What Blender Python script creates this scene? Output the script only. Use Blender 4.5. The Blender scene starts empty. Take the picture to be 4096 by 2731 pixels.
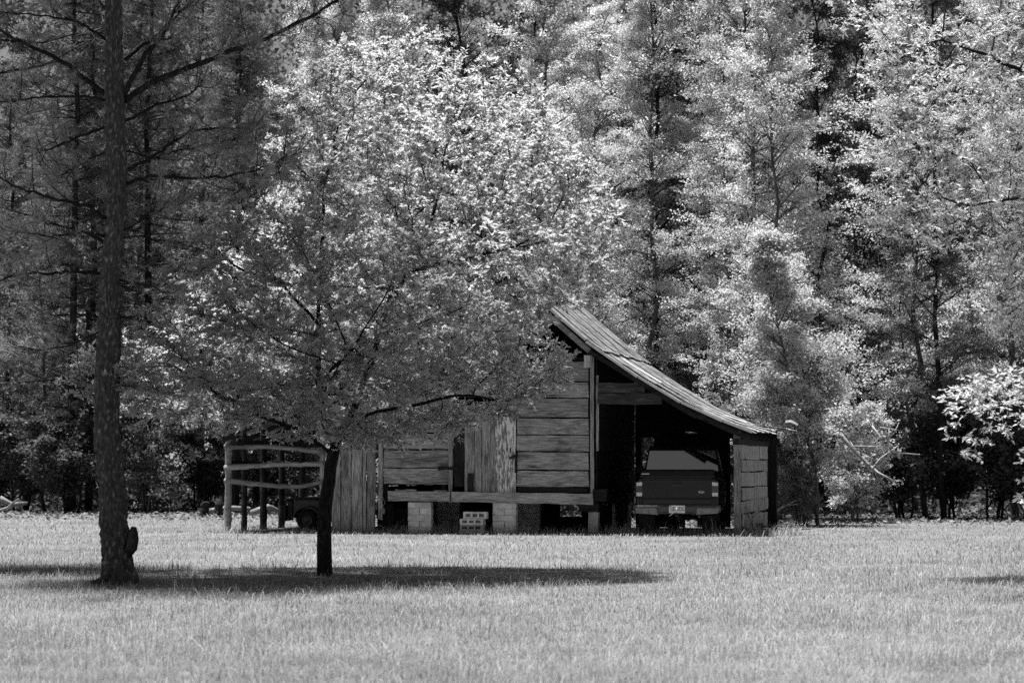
import bpy, bmesh, math, random
import numpy as np
from mathutils import Vector, Matrix, noise

# ------------------------------------------------------------------ camera, sky, sun, exposure
S = bpy.context.scene
C = S.collection
R = math.radians
CAM_H = 1.45
PITCH = math.atan(124 / (1024 * 85 / 36))
cam_d = bpy.data.cameras.new('camera')
cam_d.lens = 85; cam_d.sensor_width = 36; cam_d.clip_end = 2000; cam_d.clip_start = 0.5
cam = bpy.data.objects.new('camera', cam_d); C.objects.link(cam)
cam.location = (0, 0, CAM_H); cam.rotation_euler = (math.pi / 2 + PITCH, 0, 0)
S.camera = cam
cam_d.dof.use_dof = True; cam_d.dof.focus_distance = 40.0; cam_d.dof.aperture_fstop = 3.2

SUN = Vector((-0.15, 0.05, 0.97)).normalized()          # towards the sun: near noon, a little left and behind
W = bpy.data.worlds.new('World'); S.world = W; W.use_nodes = True
wn = W.node_tree.nodes; wl = W.node_tree.links
sky = wn.new('ShaderNodeTexSky'); sky.sky_type = 'NISHITA'; sky.sun_disc = False
sky.sun_elevation = math.asin(SUN.z); sky.sun_rotation = math.atan2(SUN.x, SUN.y)
sky.dust_density = 0.6; sky.air_density = 0.8
bw = wn.new('ShaderNodeSeparateColor'); bg = wn['Background']     # black-and-white through a red filter
wl.new(sky.outputs[0], bw.inputs[0]); wl.new(bw.outputs[0], bg.inputs[0])
bg.inputs[1].default_value = 0.05
sun_d = bpy.data.lights.new('sun', 'SUN'); sun_d.energy = 5.0; sun_d.angle = R(4.5); sun_d.color = (1, 1, 1)
sun = bpy.data.objects.new('sun', sun_d); C.objects.link(sun)
sun.rotation_euler = (-SUN).to_track_quat('-Z', 'Y').to_euler()
vs = S.view_settings
vs.view_transform = 'Standard'; vs.look = 'None'; vs.gamma = 1; vs.exposure = 1.3; vs.use_curve_mapping = False
cy = S.cycles
cy.max_bounces = 4; cy.diffuse_bounces = 2; cy.glossy_bounces = 2; cy.transmission_bounces = 2; cy.sample_clamp_indirect = 4.0; cy.transparent_max_bounces = 6
cy.use_denoising = False
cy.caustics_reflective = False; cy.caustics_refractive = False

rnd = random.Random(7)
RNG = np.random.default_rng(11)

# ------------------------------------------------------------------ materials (a black-and-white place: greys only)
def newmat(name):
    m = bpy.data.materials.new(name); m.use_nodes = True
    nt = m.node_tree; b = nt.nodes['Principled BSDF']
    return m, nt, b
def g(v): return (v, v, v, 1)
def ramp(nt, src, stops):
    r = nt.nodes.new('ShaderNodeValToRGB')
    e = r.color_ramp.elements
    e[0].position, e[0].color = stops[0][0], g(stops[0][1])
    e[1].position, e[1].color = stops[-1][0], g(stops[-1][1])
    for p, v in stops[1:-1]:
        q = e.new(p); q.color = g(v)
    nt.links.new(src, r.inputs[0]); return r.outputs[0]
def noise_n(nt, vec, scale, detail=4, rough=0.6, dist=0.0):
    n = nt.nodes.new('ShaderNodeTexNoise')
    n.inputs['Scale'].default_value = scale; n.inputs['Detail'].default_value = detail
    n.inputs['Roughness'].default_value = rough; n.inputs['Distortion'].default_value = dist
    if vec is not None: nt.links.new(vec, n.inputs['Vector'])
    return n.outputs['Fac']
def mapped(nt, scale=(1, 1, 1), rand=True, kind='Object'):
    tc = nt.nodes.new('ShaderNodeTexCoord'); mp = nt.nodes.new('ShaderNodeMapping')
    mp.inputs['Scale'].default_value = scale
    src = tc.outputs[kind]
    if rand:
        oi = nt.nodes.new('ShaderNodeObjectInfo'); mu = nt.nodes.new('ShaderNodeMath'); mu.operation = 'MULTIPLY'
        mu.inputs[1].default_value = 37.0; nt.links.new(oi.outputs['Random'], mu.inputs[0])
        ad = nt.nodes.new('ShaderNodeVectorMath'); ad.operation = 'ADD'
        nt.links.new(src, ad.inputs[0]); nt.links.new(mu.outputs[0], ad.inputs[1]); src = ad.outputs[0]
    nt.links.new(src, mp.inputs['Vector']); return mp.outputs[0]
def mul(nt, a, b):
    m = nt.nodes.new('ShaderNodeMix'); m.data_type = 'RGBA'; m.blend_type = 'MULTIPLY'; m.inputs[0].default_value = 1
    nt.links.new(a, m.inputs[6])
    if isinstance(b, float): m.inputs[7].default_value = g(b)
    else: nt.links.new(b, m.inputs[7])
    return m.outputs[2]
def bump(nt, b, h, strength=0.3, dist=0.02):
    n = nt.nodes.new('ShaderNodeBump'); n.inputs['Strength'].default_value = strength; n.inputs['Distance'].default_value = dist
    nt.links.new(h, n.inputs['Height']); nt.links.new(n.outputs[0], b.inputs['Normal'])

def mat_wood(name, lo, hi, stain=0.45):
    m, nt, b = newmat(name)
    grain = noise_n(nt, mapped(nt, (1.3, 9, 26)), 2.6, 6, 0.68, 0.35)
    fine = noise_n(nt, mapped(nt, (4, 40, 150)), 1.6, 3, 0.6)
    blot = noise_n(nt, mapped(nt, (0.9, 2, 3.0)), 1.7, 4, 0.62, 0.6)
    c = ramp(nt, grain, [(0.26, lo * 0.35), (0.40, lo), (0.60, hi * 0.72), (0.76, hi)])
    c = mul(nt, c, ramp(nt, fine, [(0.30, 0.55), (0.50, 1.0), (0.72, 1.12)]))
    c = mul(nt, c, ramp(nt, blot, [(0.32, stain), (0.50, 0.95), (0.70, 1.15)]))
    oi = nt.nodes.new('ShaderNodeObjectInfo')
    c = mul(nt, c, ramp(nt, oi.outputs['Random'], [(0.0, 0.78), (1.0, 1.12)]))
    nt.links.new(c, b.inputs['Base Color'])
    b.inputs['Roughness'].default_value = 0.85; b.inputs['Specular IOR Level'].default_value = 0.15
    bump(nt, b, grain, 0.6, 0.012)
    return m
def mat_plain(name, v, rough=0.6, metal=0.0, spec=0.3, var=0.0, scale=6.0):
    m, nt, b = newmat(name)
    if var > 0:
        n = noise_n(nt, mapped(nt, (1, 1, 1)), scale, 5, 0.6)
        c = ramp(nt, n, [(0.3, v * (1 - var)), (0.7, v * (1 + var))]); nt.links.new(c, b.inputs['Base Color'])
        bump(nt, b, n, 0.2, 0.01)
    else: b.inputs['Base Color'].default_value = g(v)
    b.inputs['Roughness'].default_value = rough; b.inputs['Metallic'].default_value = metal
    b.inputs['Specular IOR Level'].default_value = spec
    return m
def mat_leaf(name, v, trans=0.4, spec=0.25, rough=0.5):
    m, nt, b = newmat(name)
    at = nt.nodes.new('ShaderNodeAttribute'); at.attribute_name = 'v'
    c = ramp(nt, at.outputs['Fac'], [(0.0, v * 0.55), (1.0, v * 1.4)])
    nt.links.new(c, b.inputs['Base Color'])
    b.inputs['Roughness'].default_value = rough; b.inputs['Specular IOR Level'].default_value = spec
    tr = nt.nodes.new('ShaderNodeBsdfTranslucent'); nt.links.new(c, tr.inputs['Color'])
    mx = nt.nodes.new('ShaderNodeMixShader'); mx.inputs[0].default_value = trans
    nt.links.new(b.outputs[0], mx.inputs[1]); nt.links.new(tr.outputs[0], mx.inputs[2])
    nt.links.new(mx.outputs[0], nt.nodes['Material Output'].inputs['Surface'])
    return m
def mat_bark(name, lo, hi, sc=(7, 7, 2.5)):
    m, nt, b = newmat(name)
    n = noise_n(nt, mapped(nt, sc), 3.0, 6, 0.7, 0.4)
    p = noise_n(nt, mapped(nt, (5, 5, 4)), 1.2, 3, 0.6)
    c = mul(nt, ramp(nt, n, [(0.32, lo * 0.5), (0.5, lo), (0.68, hi)]), ramp(nt, p, [(0.4, 0.8), (0.62, 1.0), (0.72, 1.9)]))
    nt.links.new(c, b.inputs['Base Color']); b.inputs['Roughness'].default_value = 0.95; b.inputs['Specular IOR Level'].default_value = 0.1
    bump(nt, b, n, 0.7, 0.02); return m

M = {}
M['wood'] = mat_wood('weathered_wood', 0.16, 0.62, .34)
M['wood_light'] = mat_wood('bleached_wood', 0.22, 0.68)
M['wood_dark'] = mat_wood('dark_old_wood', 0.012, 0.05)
M['wood_mid'] = mat_wood('shade_toned_wood', 0.04, 0.17)  # for the header boards: roof shade put into the wood colour
M['log'] = mat_wood('peeled_log_wood', 0.18, 0.48, 0.6)
M['bark_pine'] = mat_bark('pine_bark', 0.045, 0.11)
m, nt, b = newmat('flaky_pine_bark')
at = nt.nodes.new('ShaderNodeAttribute'); at.attribute_name = 'v'
n1 = noise_n(nt, mapped(nt, (20, 20, 7)), 2.0, 5, 0.7)
c = mul(nt, ramp(nt, at.outputs['Fac'], [(0.0, 0.05), (0.45, 0.085), (0.75, 0.14), (0.95, 0.24)]), ramp(nt, n1, [(0.3, 0.5), (0.7, 1.3)]))
nt.links.new(c, b.inputs['Base Color']); b.inputs['Roughness'].default_value = 0.95; b.inputs['Specular IOR Level'].default_value = 0.1
bump(nt, b, n1, 0.6, 0.01); M['bark_flaky'] = m
M['bark_dark'] = mat_bark('dark_smooth_bark', 0.018, 0.045)
M['bark_grey'] = mat_bark('grey_wood_bark', 0.09, 0.24, (9, 9, 1.2))
M['bark_mid'] = mat_bark('brown_bark', 0.022, 0.06, (9, 9, 1.2))
M['leaf_hero'] = mat_leaf('young_tree_leaf', 0.47, 0.72)
M['leaf_right'] = mat_leaf('glossy_long_leaf', 0.56, 0.33, 0.35, 0.4)
M['leaf_pale'] = mat_leaf('pale_spring_leaf', 0.60, 0.58, 0.1)
M['leaf_bright'] = mat_leaf('bright_young_leaf', 0.55, 0.42, 0.1)
M['leaf_mid'] = mat_leaf('mid_green_leaf', 0.22, 0.5, 0.15)
M['leaf_dark'] = mat_leaf('dark_and_gap_shade_leaf', 0.10, 0.3, 0.15)  # dark leaf; on deep trees and far wood it stands in for shaded gaps
M['needle'] = mat_leaf('pine_needle', 0.30, 0.25, 0.2)
M['needle_dark'] = mat_leaf('far_pine_needle', 0.17, 0.2, 0.15)
M['grass'] = mat_leaf('dry_spring_grass', 0.35, 0.35, 0.1, 0.7)
M['litter'] = mat_leaf('dead_leaf_litter', 0.17, 0.1, 0.1, 0.8)
M['concrete'] = mat_plain('concrete_block', 0.62, 0.9, 0, 0.1, 0.35, 5)
M['concrete_dark'] = mat_plain('mossy_concrete', 0.26, 0.9, 0, 0.1, 0.45, 7)
M['black'] = mat_plain('black_plastic', 0.012, 0.55, 0, 0.3)
M['rubber'] = mat_plain('tyre_rubber', 0.015, 0.85, 0, 0.2)
M['paint'] = mat_plain('dark_truck_paint', 0.010, 0.25, 0, 0.35)
M['paint2'] = mat_plain('old_dark_enamel', 0.035, 0.45, 0, 0.4, 0.4, 8)
M['chrome'] = mat_plain('brushed_chrome', 0.6, 0.25, 1.0)
M['steel'] = mat_plain('dull_bumper_steel', 0.07, 0.5, 0.3, 0.4, 0.25, 9)
M['pad'] = mat_plain('scuffed_grey_step_pad', 0.20, 0.8, 0, 0.2, 0.35, 14)
M['white'] = mat_plain('white_enamel', 0.75, 0.4)
M['lens'] = mat_plain('clear_lens', 0.55, 0.15, 0, 0.6)
M['lens_red'] = mat_plain('dark_red_lens', 0.03, 0.12, 0, 0.6)
M['ink'] = mat_plain('dark_ink', 0.06, 0.6)
M['glass'] = mat_plain('tinted_window_glass', 0.012, 0.03, 0, 1.0)
M['glass'].node_tree.nodes['Principled BSDF'].inputs['IOR'].default_value = 2.5
# roof tin: rust streaks run down the slope (local Y)
m, nt, b = newmat('weathered_roof_tin')
s1 = noise_n(nt, mapped(nt, (9, 0.5, 1)), 1.4, 5, 0.65, 0.3)
s2 = noise_n(nt, mapped(nt, (2, 1.2, 1)), 1.5, 5, 0.65, 0.8)
s3 = noise_n(nt, mapped(nt, (30, 30, 30)), 2, 3, 0.6)
c = mul(nt, ramp(nt, s1, [(0.30, 0.10), (0.5, 0.21), (0.72, 0.34)]), ramp(nt, s2, [(0.34, 0.45), (0.55, 1.0), (0.75, 1.3)]))
c = mul(nt, c, ramp(nt, s3, [(0.3, 0.75), (0.7, 1.15)]))
nt.links.new(c, b.inputs['Base Color']); b.inputs['Roughness'].default_value = 0.55; b.inputs['Metallic'].default_value = 0.25
bump(nt, b, s3, 0.15, 0.01); M['tin'] = m
M['tin_bright'] = mat_plain('bare_bright_tin', 0.55, 0.5, 0.2, 0.4, 0.2, 5)
# door plank with peeling white paint
m, nt, b = newmat('peeling_white_paint_plank')
gr = noise_n(nt, mapped(nt, (1.3, 9, 26), False), 2.6, 6, 0.68, 0.35)
pe = noise_n(nt, mapped(nt, (2.0, 9, 16), False), 1.9, 6, 0.72, 0.5)
base = ramp(nt, gr, [(0.30, 0.05), (0.45, 0.14), (0.75, 0.32)])
mask = ramp(nt, pe, [(0.48, 0.0), (0.53, 1.0)])
mx = nt.nodes.new('ShaderNodeMix'); mx.data_type = 'RGBA'; nt.links.new(mask, mx.inputs[0]); nt.links.new(base, mx.inputs[6]); mx.inputs[7].default_value = g(0.75)
nt.links.new(mx.outputs[2], b.inputs['Base Color']); b.inputs['Roughness'].default_value = 0.85
bump(nt, b, pe, 0.3, 0.008); M['peel'] = m
# soil with thatch
m, nt, b = newmat('thatch_and_soil')
a1 = noise_n(nt, mapped(nt, (1, 1, 1), False), 0.35, 5, 0.6)
a2 = noise_n(nt, mapped(nt, (1, 1, 1), False), 26, 4, 0.7)
c = mul(nt, ramp(nt, a1, [(0.3, 0.10), (0.7, 0.20)]), ramp(nt, a2, [(0.3, 0.55), (0.7, 1.2)]))
nt.links.new(c, b.inputs['Base Color']); b.inputs['Roughness'].default_value = 1; b.inputs['Specular IOR Level'].default_value = 0.05
bump(nt, b, a2, 0.6, 0.03); M['soil'] = m
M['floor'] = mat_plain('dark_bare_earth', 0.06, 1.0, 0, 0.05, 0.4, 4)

# ------------------------------------------------------------------ helpers
def tag(o, label=None, cat=None, group=None, kind=None):
    if label: o['label'] = label
    if cat: o['category'] = cat
    if group: o['group'] = group
    if kind: o['kind'] = kind
    return o
def empty(name, loc=(0, 0, 0), rz=0.0):
    o = bpy.data.objects.new(name, None); o.empty_display_size = 0.3
    o.location = loc; o.rotation_euler = (0, 0, rz); C.objects.link(o); return o
def link(name, me, mat, parent=None, loc=(0, 0, 0), rot=(0, 0, 0), smooth=False):
    if mat is not None: me.materials.append(mat)
    o = bpy.data.objects.new(name, me); C.objects.link(o)
    o.location = loc; o.rotation_euler = rot
    if parent: o.parent = parent
    if smooth: me.polygons.foreach_set('use_smooth', [True] * len(me.polygons))
    return o
class MB:
    def __init__(s): s.v = []; s.f = []
    def box(s, x0, x1, y0, y1, z0, z1):
        n = len(s.v)
        s.v += [(x0, y0, z0), (x1, y0, z0), (x1, y1, z0), (x0, y1, z0), (x0, y0, z1), (x1, y0, z1), (x1, y1, z1), (x0, y1, z1)]
        s.f += [(n, n+3, n+2, n+1), (n+4, n+5, n+6, n+7), (n, n+1, n+5, n+4), (n+1, n+2, n+6, n+5), (n+2, n+3, n+7, n+6), (n+3, n, n+4, n+7)]
        return s
    def bar(s, a, b, w, h):
        a = Vector(a); b = Vector(b); d = (b - a).normalized()
        up = Vector((0, 0, 1)) if abs(d.z) < 0.95 else Vector((0, 1, 0))
        sx = d.cross(up).normalized() * w / 2; sz = sx.cross(d).normalized() * h / 2
        n = len(s.v)
        for p in (a, b): s.v += [tuple(p - sx - sz), tuple(p + sx - sz), tuple(p + sx + sz), tuple(p - sx + sz)]
        s.f += [(n, n+3, n+2, n+1), (n+4, n+5, n+6, n+7)] + [(n+i, n+(i+1) % 4, n+4+(i+1) % 4, n+4+i) for i in range(4)]
        return s
    def tube(s, pts, rad, sides=6, cap=True, jit=0.0):
        pts = [Vector(p) for p in pts]; k = len(pts)
        if not hasattr(rad, '__len__'): rad = [rad] * k
        n0 = len(s.v); ref = None
        for i, p in enumerate(pts):
            d = (pts[min(i+1, k-1)] - pts[max(i-1, 0)]).normalized()
            if ref is None: ref = Vector((1, 0, 0)) if abs(d.x) < 0.8 else Vector((0, 1, 0))
            x = (ref - d * ref.dot(d)).normalized(); y = d.cross(x); ref = x
            for q in range(sides):
                a = 2 * math.pi * q / sides; r = rad[i] * (1 + (rnd.uniform(-jit, jit) if jit else 0))
                s.v.append(tuple(p + x * math.cos(a) * r + y * math.sin(a) * r))
        for i in range(k - 1):
            for q in range(sides):
                a = n0 + i * sides + q; b_ = n0 + i * sides + (q + 1) % sides
                s.f.append((a, b_, b_ + sides, a + sides))
        if cap:
            s.f.append(tuple(n0 + q for q in reversed(range(sides)))); s.f.append(tuple(n0 + (k-1) * sides + q for q in range(sides)))
        return s
    def prism(s, prof, x0, x1):      # profile in (y, z), extruded along x
        n = len(s.v); k = len(prof)
        s.v += [(x0, y, z) for y, z in prof] + [(x1, y, z) for y, z in prof]
        s.f += [(n+i, n+(i+1) % k, n+k+(i+1) % k, n+k+i) for i in range(k)]
        s.f += [tuple(n+i for i in reversed(range(k))), tuple(n+k+i for i in range(k))]
        return s
    def rings(s, rings, cap=True):   # rings of equal count, lofted
        n = len(s.v); k = len(rings[0])
        for r in rings: s.v += [tuple(p) for p in r]
        for i in range(len(rings) - 1):
            for q in range(k):
                a = n + i * k + q; b_ = n + i * k + (q+1) % k
                s.f.append((a, b_, b_ + k, a + k))
        if cap:
            s.f.append(tuple(n+q for q in reversed(range(k)))); s.f.append(tuple(n+(len(rings)-1)*k+q for q in range(k)))
        return s
    def mesh(s, name):
        me = bpy.data.meshes.new(name); me.from_pydata(s.v, [], s.f); me.update()
        bm = bmesh.new(); bm.from_mesh(me); bmesh.ops.recalc_face_normals(bm, faces=bm.faces); bm.to_mesh(me); bm.free()
        return me
    def build(s, name, mat, parent=None, loc=(0, 0, 0), rot=(0, 0, 0), smooth=False, bevel=0.0):
        o = link(name, s.mesh(name), mat, parent, loc, rot, smooth)
        if bevel:
            md = o.modifiers.new('bevel', 'BEVEL'); md.width = bevel; md.segments = 2; md.limit_method = 'ANGLE'
        return o
def np_mesh(name, V, F, val=None):
    """V (n,3), F (m,k) polygons of one size; val = value per vertex"""
    me = bpy.data.meshes.new(name); m, k = F.shape
    me.vertices.add(len(V)); me.vertices.foreach_set('co', V.astype(np.float32).ravel())
    me.loops.add(m * k); me.loops.foreach_set('vertex_index', F.astype(np.int32).ravel())
    me.polygons.add(m); me.polygons.foreach_set('loop_start', np.arange(0, m * k, k, dtype=np.int32))
    me.polygons.foreach_set('loop_total', np.full(m, k, dtype=np.int32))
    if val is not None:
        at = me.attributes.new('v', 'FLOAT', 'POINT'); at.data.foreach_set('value', val.astype(np.float32))
    me.update(calc_edges=True); return me
def unit(a): return a / np.maximum(np.linalg.norm(a, axis=-1, keepdims=True), 1e-9)
def leaf_mesh(name, P, D, Nn, L, Wd, rng, fold=0.25):
    """rhombic, slightly folded leaves: base P, direction D, normal Nn, length L, width Wd"""
    n = len(P); D = unit(D); Sx = unit(np.cross(D, Nn)); Nn = np.cross(Sx, D)
    L = L[:, None]; Wd = Wd[:, None]
    V = np.empty((n, 4, 3))
    V[:, 0] = P; V[:, 1] = P + D * L * .45 + Sx * Wd * .5 + Nn * Wd * fold
    V[:, 2] = P + D * L; V[:, 3] = P + D * L * .45 - Sx * Wd * .5 + Nn * Wd * fold
    b = np.arange(n)[:, None] * 4
    F = np.concatenate([b + [0, 1, 2], b + [0, 2, 3]])
    val = np.repeat(np.clip(rng.normal(.5, .2, n), 0, 1), 4)
    return np_mesh(name, V.reshape(-1, 3), F, val)
def copy_tree(root):
    r = root.copy(); C.objects.link(r)
    for ch in root.children:
        c_ = ch.copy(); C.objects.link(c_); c_.parent = r
        for gch in ch.children:
            d_ = gch.copy(); C.objects.link(d_); d_.parent = c_
    return r

FPX = 1024 * 85 / 36
def wpt(px, py, Y):      # place seen at a picture position, at distance Y
    x = (px - 512) / FPX; y = (341 - py) / FPX
    d = (x, math.cos(PITCH) - y * math.sin(PITCH), math.sin(PITCH) + y * math.cos(PITCH)); s = Y / d[1]
    return Vector((d[0] * s, Y, CAM_H + d[2] * s))

# ------------------------------------------------------------------ the ground
me = MB(); me.v = [(-500, -60, 0), (500, -60, 0), (500, 700, 0), (-500, 700, 0)]; me.f = [(0, 1, 2, 3)]
tag(me.build('ground', M['soil']), 'thatchy field ground running back under the wood', 'ground', kind='structure')

TH = R(12)
BARN_O = Vector((-0.554, 51.5, 0))
def bw_(u, v, z=0.0):
    return BARN_O + Vector((u * math.cos(TH) + v * math.sin(TH), -u * math.sin(TH) + v * math.cos(TH), z))

# ------------------------------------------------------------------ the barn
barn = tag(empty('barn', BARN_O, -TH), 'weathered plank barn on block piers with sloping tin roof and open lean-tos', 'barn')
SLOPE = -0.0105         # the old barn has settled: its front drops a little to the right
def board_mesh(L, Wd, T, rng, segs=5, rag=0.006, end=0.015, warp=0.008):
    mb = MB(); rings = []
    for i in range(segs + 1):
        x = -L / 2 + L * i / segs; e0 = rng.uniform(-end, end) if i in (0, segs) else 0; e1 = rng.uniform(-end, end) if i in (0, segs) else 0
        lo = -Wd / 2 + rng.uniform(-rag, rag); hi = Wd / 2 + rng.uniform(-rag, rag); dy = rng.uniform(-warp, warp) * 0.5
        rings.append([(x + e0, dy - T / 2, lo), (x + e0, dy + T / 2, lo), (x + e1, dy + T / 2, hi), (x + e1, dy - T / 2, hi)])
    mb.rings(rings); return mb.mesh('board')
def board(name, parent, c, L, Wd, T, mat, rot=(0, 0, 0), rag=0.006, segs=5, end=0.015, warp=0.008):
    return link(name, board_mesh(L, Wd, T, rnd, segs, rag, end, warp), M[mat], parent, c, rot)

HW = 2.3      # half width of the plank core
DEPTH = 5.0
ROOF_R = [(0.0, 6.02), (0.8, 5.32), (1.58, 4.64), (2.37, 3.97), (3.4, 3.25), (4.29, 2.72), (5.16, 2.33), (5.78, 2.10)]
def roof_z(u):
    u = abs(u)
    for (a, za), (b_, zb) in zip(ROOF_R, ROOF_R[1:]):
        if u <= b_: return za + (zb - za) * (u - a) / (b_ - a)
    return ROOF_R[-1][1]

# front wall: studs, horizontal planks
fw = MB()
for u in (-2.22, -0.95, 0.80, 2.22): fw.box(u - .05, u + .05, .06, .16, .70, roof_z(u) - .22)
fw.box(-2.25, 2.25, .05, .17, 3.62, 3.74)
fw = fw.build('front_wall', M['wood_dark'], barn)
LINES = [1.01, 1.365, 1.755, 2.118, 2.465, 2.895, 3.245, 3.67]
for lo, hi in zip(LINES, LINES[1:]):
    gap = rnd.uniform(.018, .042)
    # right of the door
    u0, u1 = 0.68, 2.22
    if lo > 2.6: u0 = -0.8
    board('wall_board', fw, ((u0+u1)/2, rnd.uniform(-.006, .006), (lo+hi)/2 + SLOPE * (u0+u1)/2), u1-u0, hi-lo-gap, .03, 'wood', (0, -SLOPE + rnd.uniform(-.003, .003), 0), .009)
    # left of the door
    u0, u1 = -2.25, -0.72
    if lo > 2.6: u1 = -0.82
    board('wall_board', fw, ((u0+u1)/2, rnd.uniform(-.006, .006), (lo+hi)/2 + .02 + SLOPE * (u0+u1)/2), u1-u0, hi-lo-gap, .03, 'wood', (0, -SLOPE + rnd.uniform(-.004, .004), 0), .009)
board('wall_board', fw, (1.45, .01, .945 + SLOPE), 1.5, .10, .03, 'wood_dark', (0, .012, 0), .006)
# gable planks, short on the right where the loft gapes open
zg = 3.70
while zg < 5.6:
    hgt = rnd.choice((.28, .31, .34)); top = min(zg + hgt, 5.75)
    uu = 2.2
    while roof_z(uu) - .16 < top and uu > .1: uu -= .02
    ur = min(uu, 0.72 + rnd.uniform(-.04, .04)); ul = -uu
    if ur - ul > .3:
        board('gable_board', fw, ((ur+ul)/2, .03, (zg+top)/2), ur-ul, top-zg-.02, .028, 'wood', (0, -SLOPE, 0), .008)
    zg += hgt
# the corner strips and the door post
for (u, w, z0, z1, v) in ((2.30, .075, .62, 3.72, -.035), (2.405, .05, 1.75, 3.35, .02), (-2.31, .09, .3, 2.9, -.03), (-0.765, .075, .66, 2.75, -.04)):
    board('corner_board', barn, (u, v, (z0+z1)/2), z1-z0, w, .035, 'wood_light' if u > 2 else 'wood', (0, R(90), 0), .005)
# sill beam (two lengths meeting at the door post)
board('sill_beam', barn, (-1.44, -.03, .80), 1.36, .205, .20, 'wood_light', (0, -SLOPE, 0), .012, 7)
board('sill_beam', barn, (0.80, -.03, .765), 3.06, .215, .20, 'wood_light', (0, -SLOPE + .004, 0), .012, 9)
board('sill_spacer', barn, (-1.75, -.02, .925), .46, .03, .10, 'wood_light'); board('sill_spacer', barn, (-.98, -.02, .915), .26, .03, .10, 'wood_light')
board('beam_end', barn, (2.47, .04, .83), .30, .26, .22, 'wood_dark', (0, 0, 0), .01, 2)
# the plank door
door = MB().box(-.66, .62, .035, .075, 1.25, 1.37).build('door', M['wood_dark'], barn)
MB().box(-.66, .62, .035, .075, 2.2, 2.32).build('ledge', M['wood_dark'], door)
du = [(-.70, -.47, 'wood_dark', 1.0), (-.465, -.25, 'wood', .86), (-.245, -.09, 'wood', .87), (-.085, .09, 'wood', .86), (.095, .205, 'wood', .88)]
for a, b_, mt, z0 in du:
    board('door_board', door, ((a+b_)/2, rnd.uniform(.0, .012), (z0+2.72)/2), 2.72-z0, b_-a-.008, .026, mt, (0, R(90), 0), .004)
board('door_board', door, (.435, -.012, 1.79), 1.86, .44, .03, 'peel', (0, R(90), 0), .006)['label'] = 'wide door plank with peeling white paint'
board('patch_board', door, (-.33, -.016, 1.08), .38, .13, .02, 'wood_dark', (0, R(90), 0), .004)
hb = MB().bar((.52, -.06, 1.60), (.70, -.05, 1.68), .05, .05).bar((.66, -.04, 1.62), (.66, -.04, 1.30), .045, .05); hb.build('latch', M['wood_dark'], door)
hd = MB().tube([(.55, -.03, 1.72), (.55, -.07, 1.74), (.55, -.07, 1.80), (.55, -.03, 1.82)], .012, 5); hd.build('handle', M['black'], door)
# cross bar beside the door post
board('cleat', barn, (-.80, -.06, 1.39), .44, .07, .05, 'wood_dark', (0, .02, 0), .01, 3)
# side and back walls
for nm, u in (('side_wall', HW), ('side_wall', -HW)):
    w = MB()
    for v in (.1, 1.7, 3.3, 4.9): w.box(u - .05 - .06 * (u > 0) + .0, u + .05 + .06 * (u < 0), v - .05, v + .05, .7, 3.7)
    w.box(u - .09, u + .09, .11, DEPTH, .62, .84)
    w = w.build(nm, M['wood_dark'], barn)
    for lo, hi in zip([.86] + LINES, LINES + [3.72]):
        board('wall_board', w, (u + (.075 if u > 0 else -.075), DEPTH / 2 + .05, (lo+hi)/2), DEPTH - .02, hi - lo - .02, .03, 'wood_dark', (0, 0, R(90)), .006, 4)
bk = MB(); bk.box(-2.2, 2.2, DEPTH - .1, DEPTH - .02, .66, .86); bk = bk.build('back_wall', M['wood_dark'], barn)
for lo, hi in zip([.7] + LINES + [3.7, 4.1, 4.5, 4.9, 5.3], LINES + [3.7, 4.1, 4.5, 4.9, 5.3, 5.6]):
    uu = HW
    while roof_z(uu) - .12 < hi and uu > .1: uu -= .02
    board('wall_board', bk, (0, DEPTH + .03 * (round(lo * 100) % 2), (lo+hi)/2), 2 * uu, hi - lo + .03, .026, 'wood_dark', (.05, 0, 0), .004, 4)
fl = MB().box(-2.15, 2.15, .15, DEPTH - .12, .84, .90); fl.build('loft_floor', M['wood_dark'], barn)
# skirting behind, with one gap that lets light through under the floor
for u0, u1, z0, z1 in ((-2.2, .66, .0, .66), (1.16, 2.2, 0, .66), (.665, 1.155, .0, .27), (.665, 1.155, .60, .66)):
    MB().box(u0, u1, DEPTH - .06, DEPTH - .03, z0, z1).build('skirt_board', M['wood_dark'], barn)
for u in (-2.28, 2.28):  # side boards added so the crawl space stays dark
    for k in range(5): board('skirt_board', barn, (u, .75 + k * .9, .31), .60, .88, .025, 'wood_dark', (R(90), R(90), 0), .01, 3)
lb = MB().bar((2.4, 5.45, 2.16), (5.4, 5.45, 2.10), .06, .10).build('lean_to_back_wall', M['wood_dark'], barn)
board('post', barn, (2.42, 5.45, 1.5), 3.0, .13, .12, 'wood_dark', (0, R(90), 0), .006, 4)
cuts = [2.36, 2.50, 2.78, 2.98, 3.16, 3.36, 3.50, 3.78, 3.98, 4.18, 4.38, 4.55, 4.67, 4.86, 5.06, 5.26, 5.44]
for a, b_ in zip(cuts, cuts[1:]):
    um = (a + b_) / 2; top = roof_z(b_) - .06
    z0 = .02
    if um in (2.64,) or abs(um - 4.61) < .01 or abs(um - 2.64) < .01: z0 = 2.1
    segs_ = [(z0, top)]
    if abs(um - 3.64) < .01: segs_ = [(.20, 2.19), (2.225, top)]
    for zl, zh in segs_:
        if zh - zl > .05: board('back_plank', lb, (um, 5.5 + rnd.uniform(-.006, .006), (zl+zh)/2), zh-zl, b_-a+.006, .022, 'wood_dark', (0, R(90), 0), .002, 3)
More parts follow.
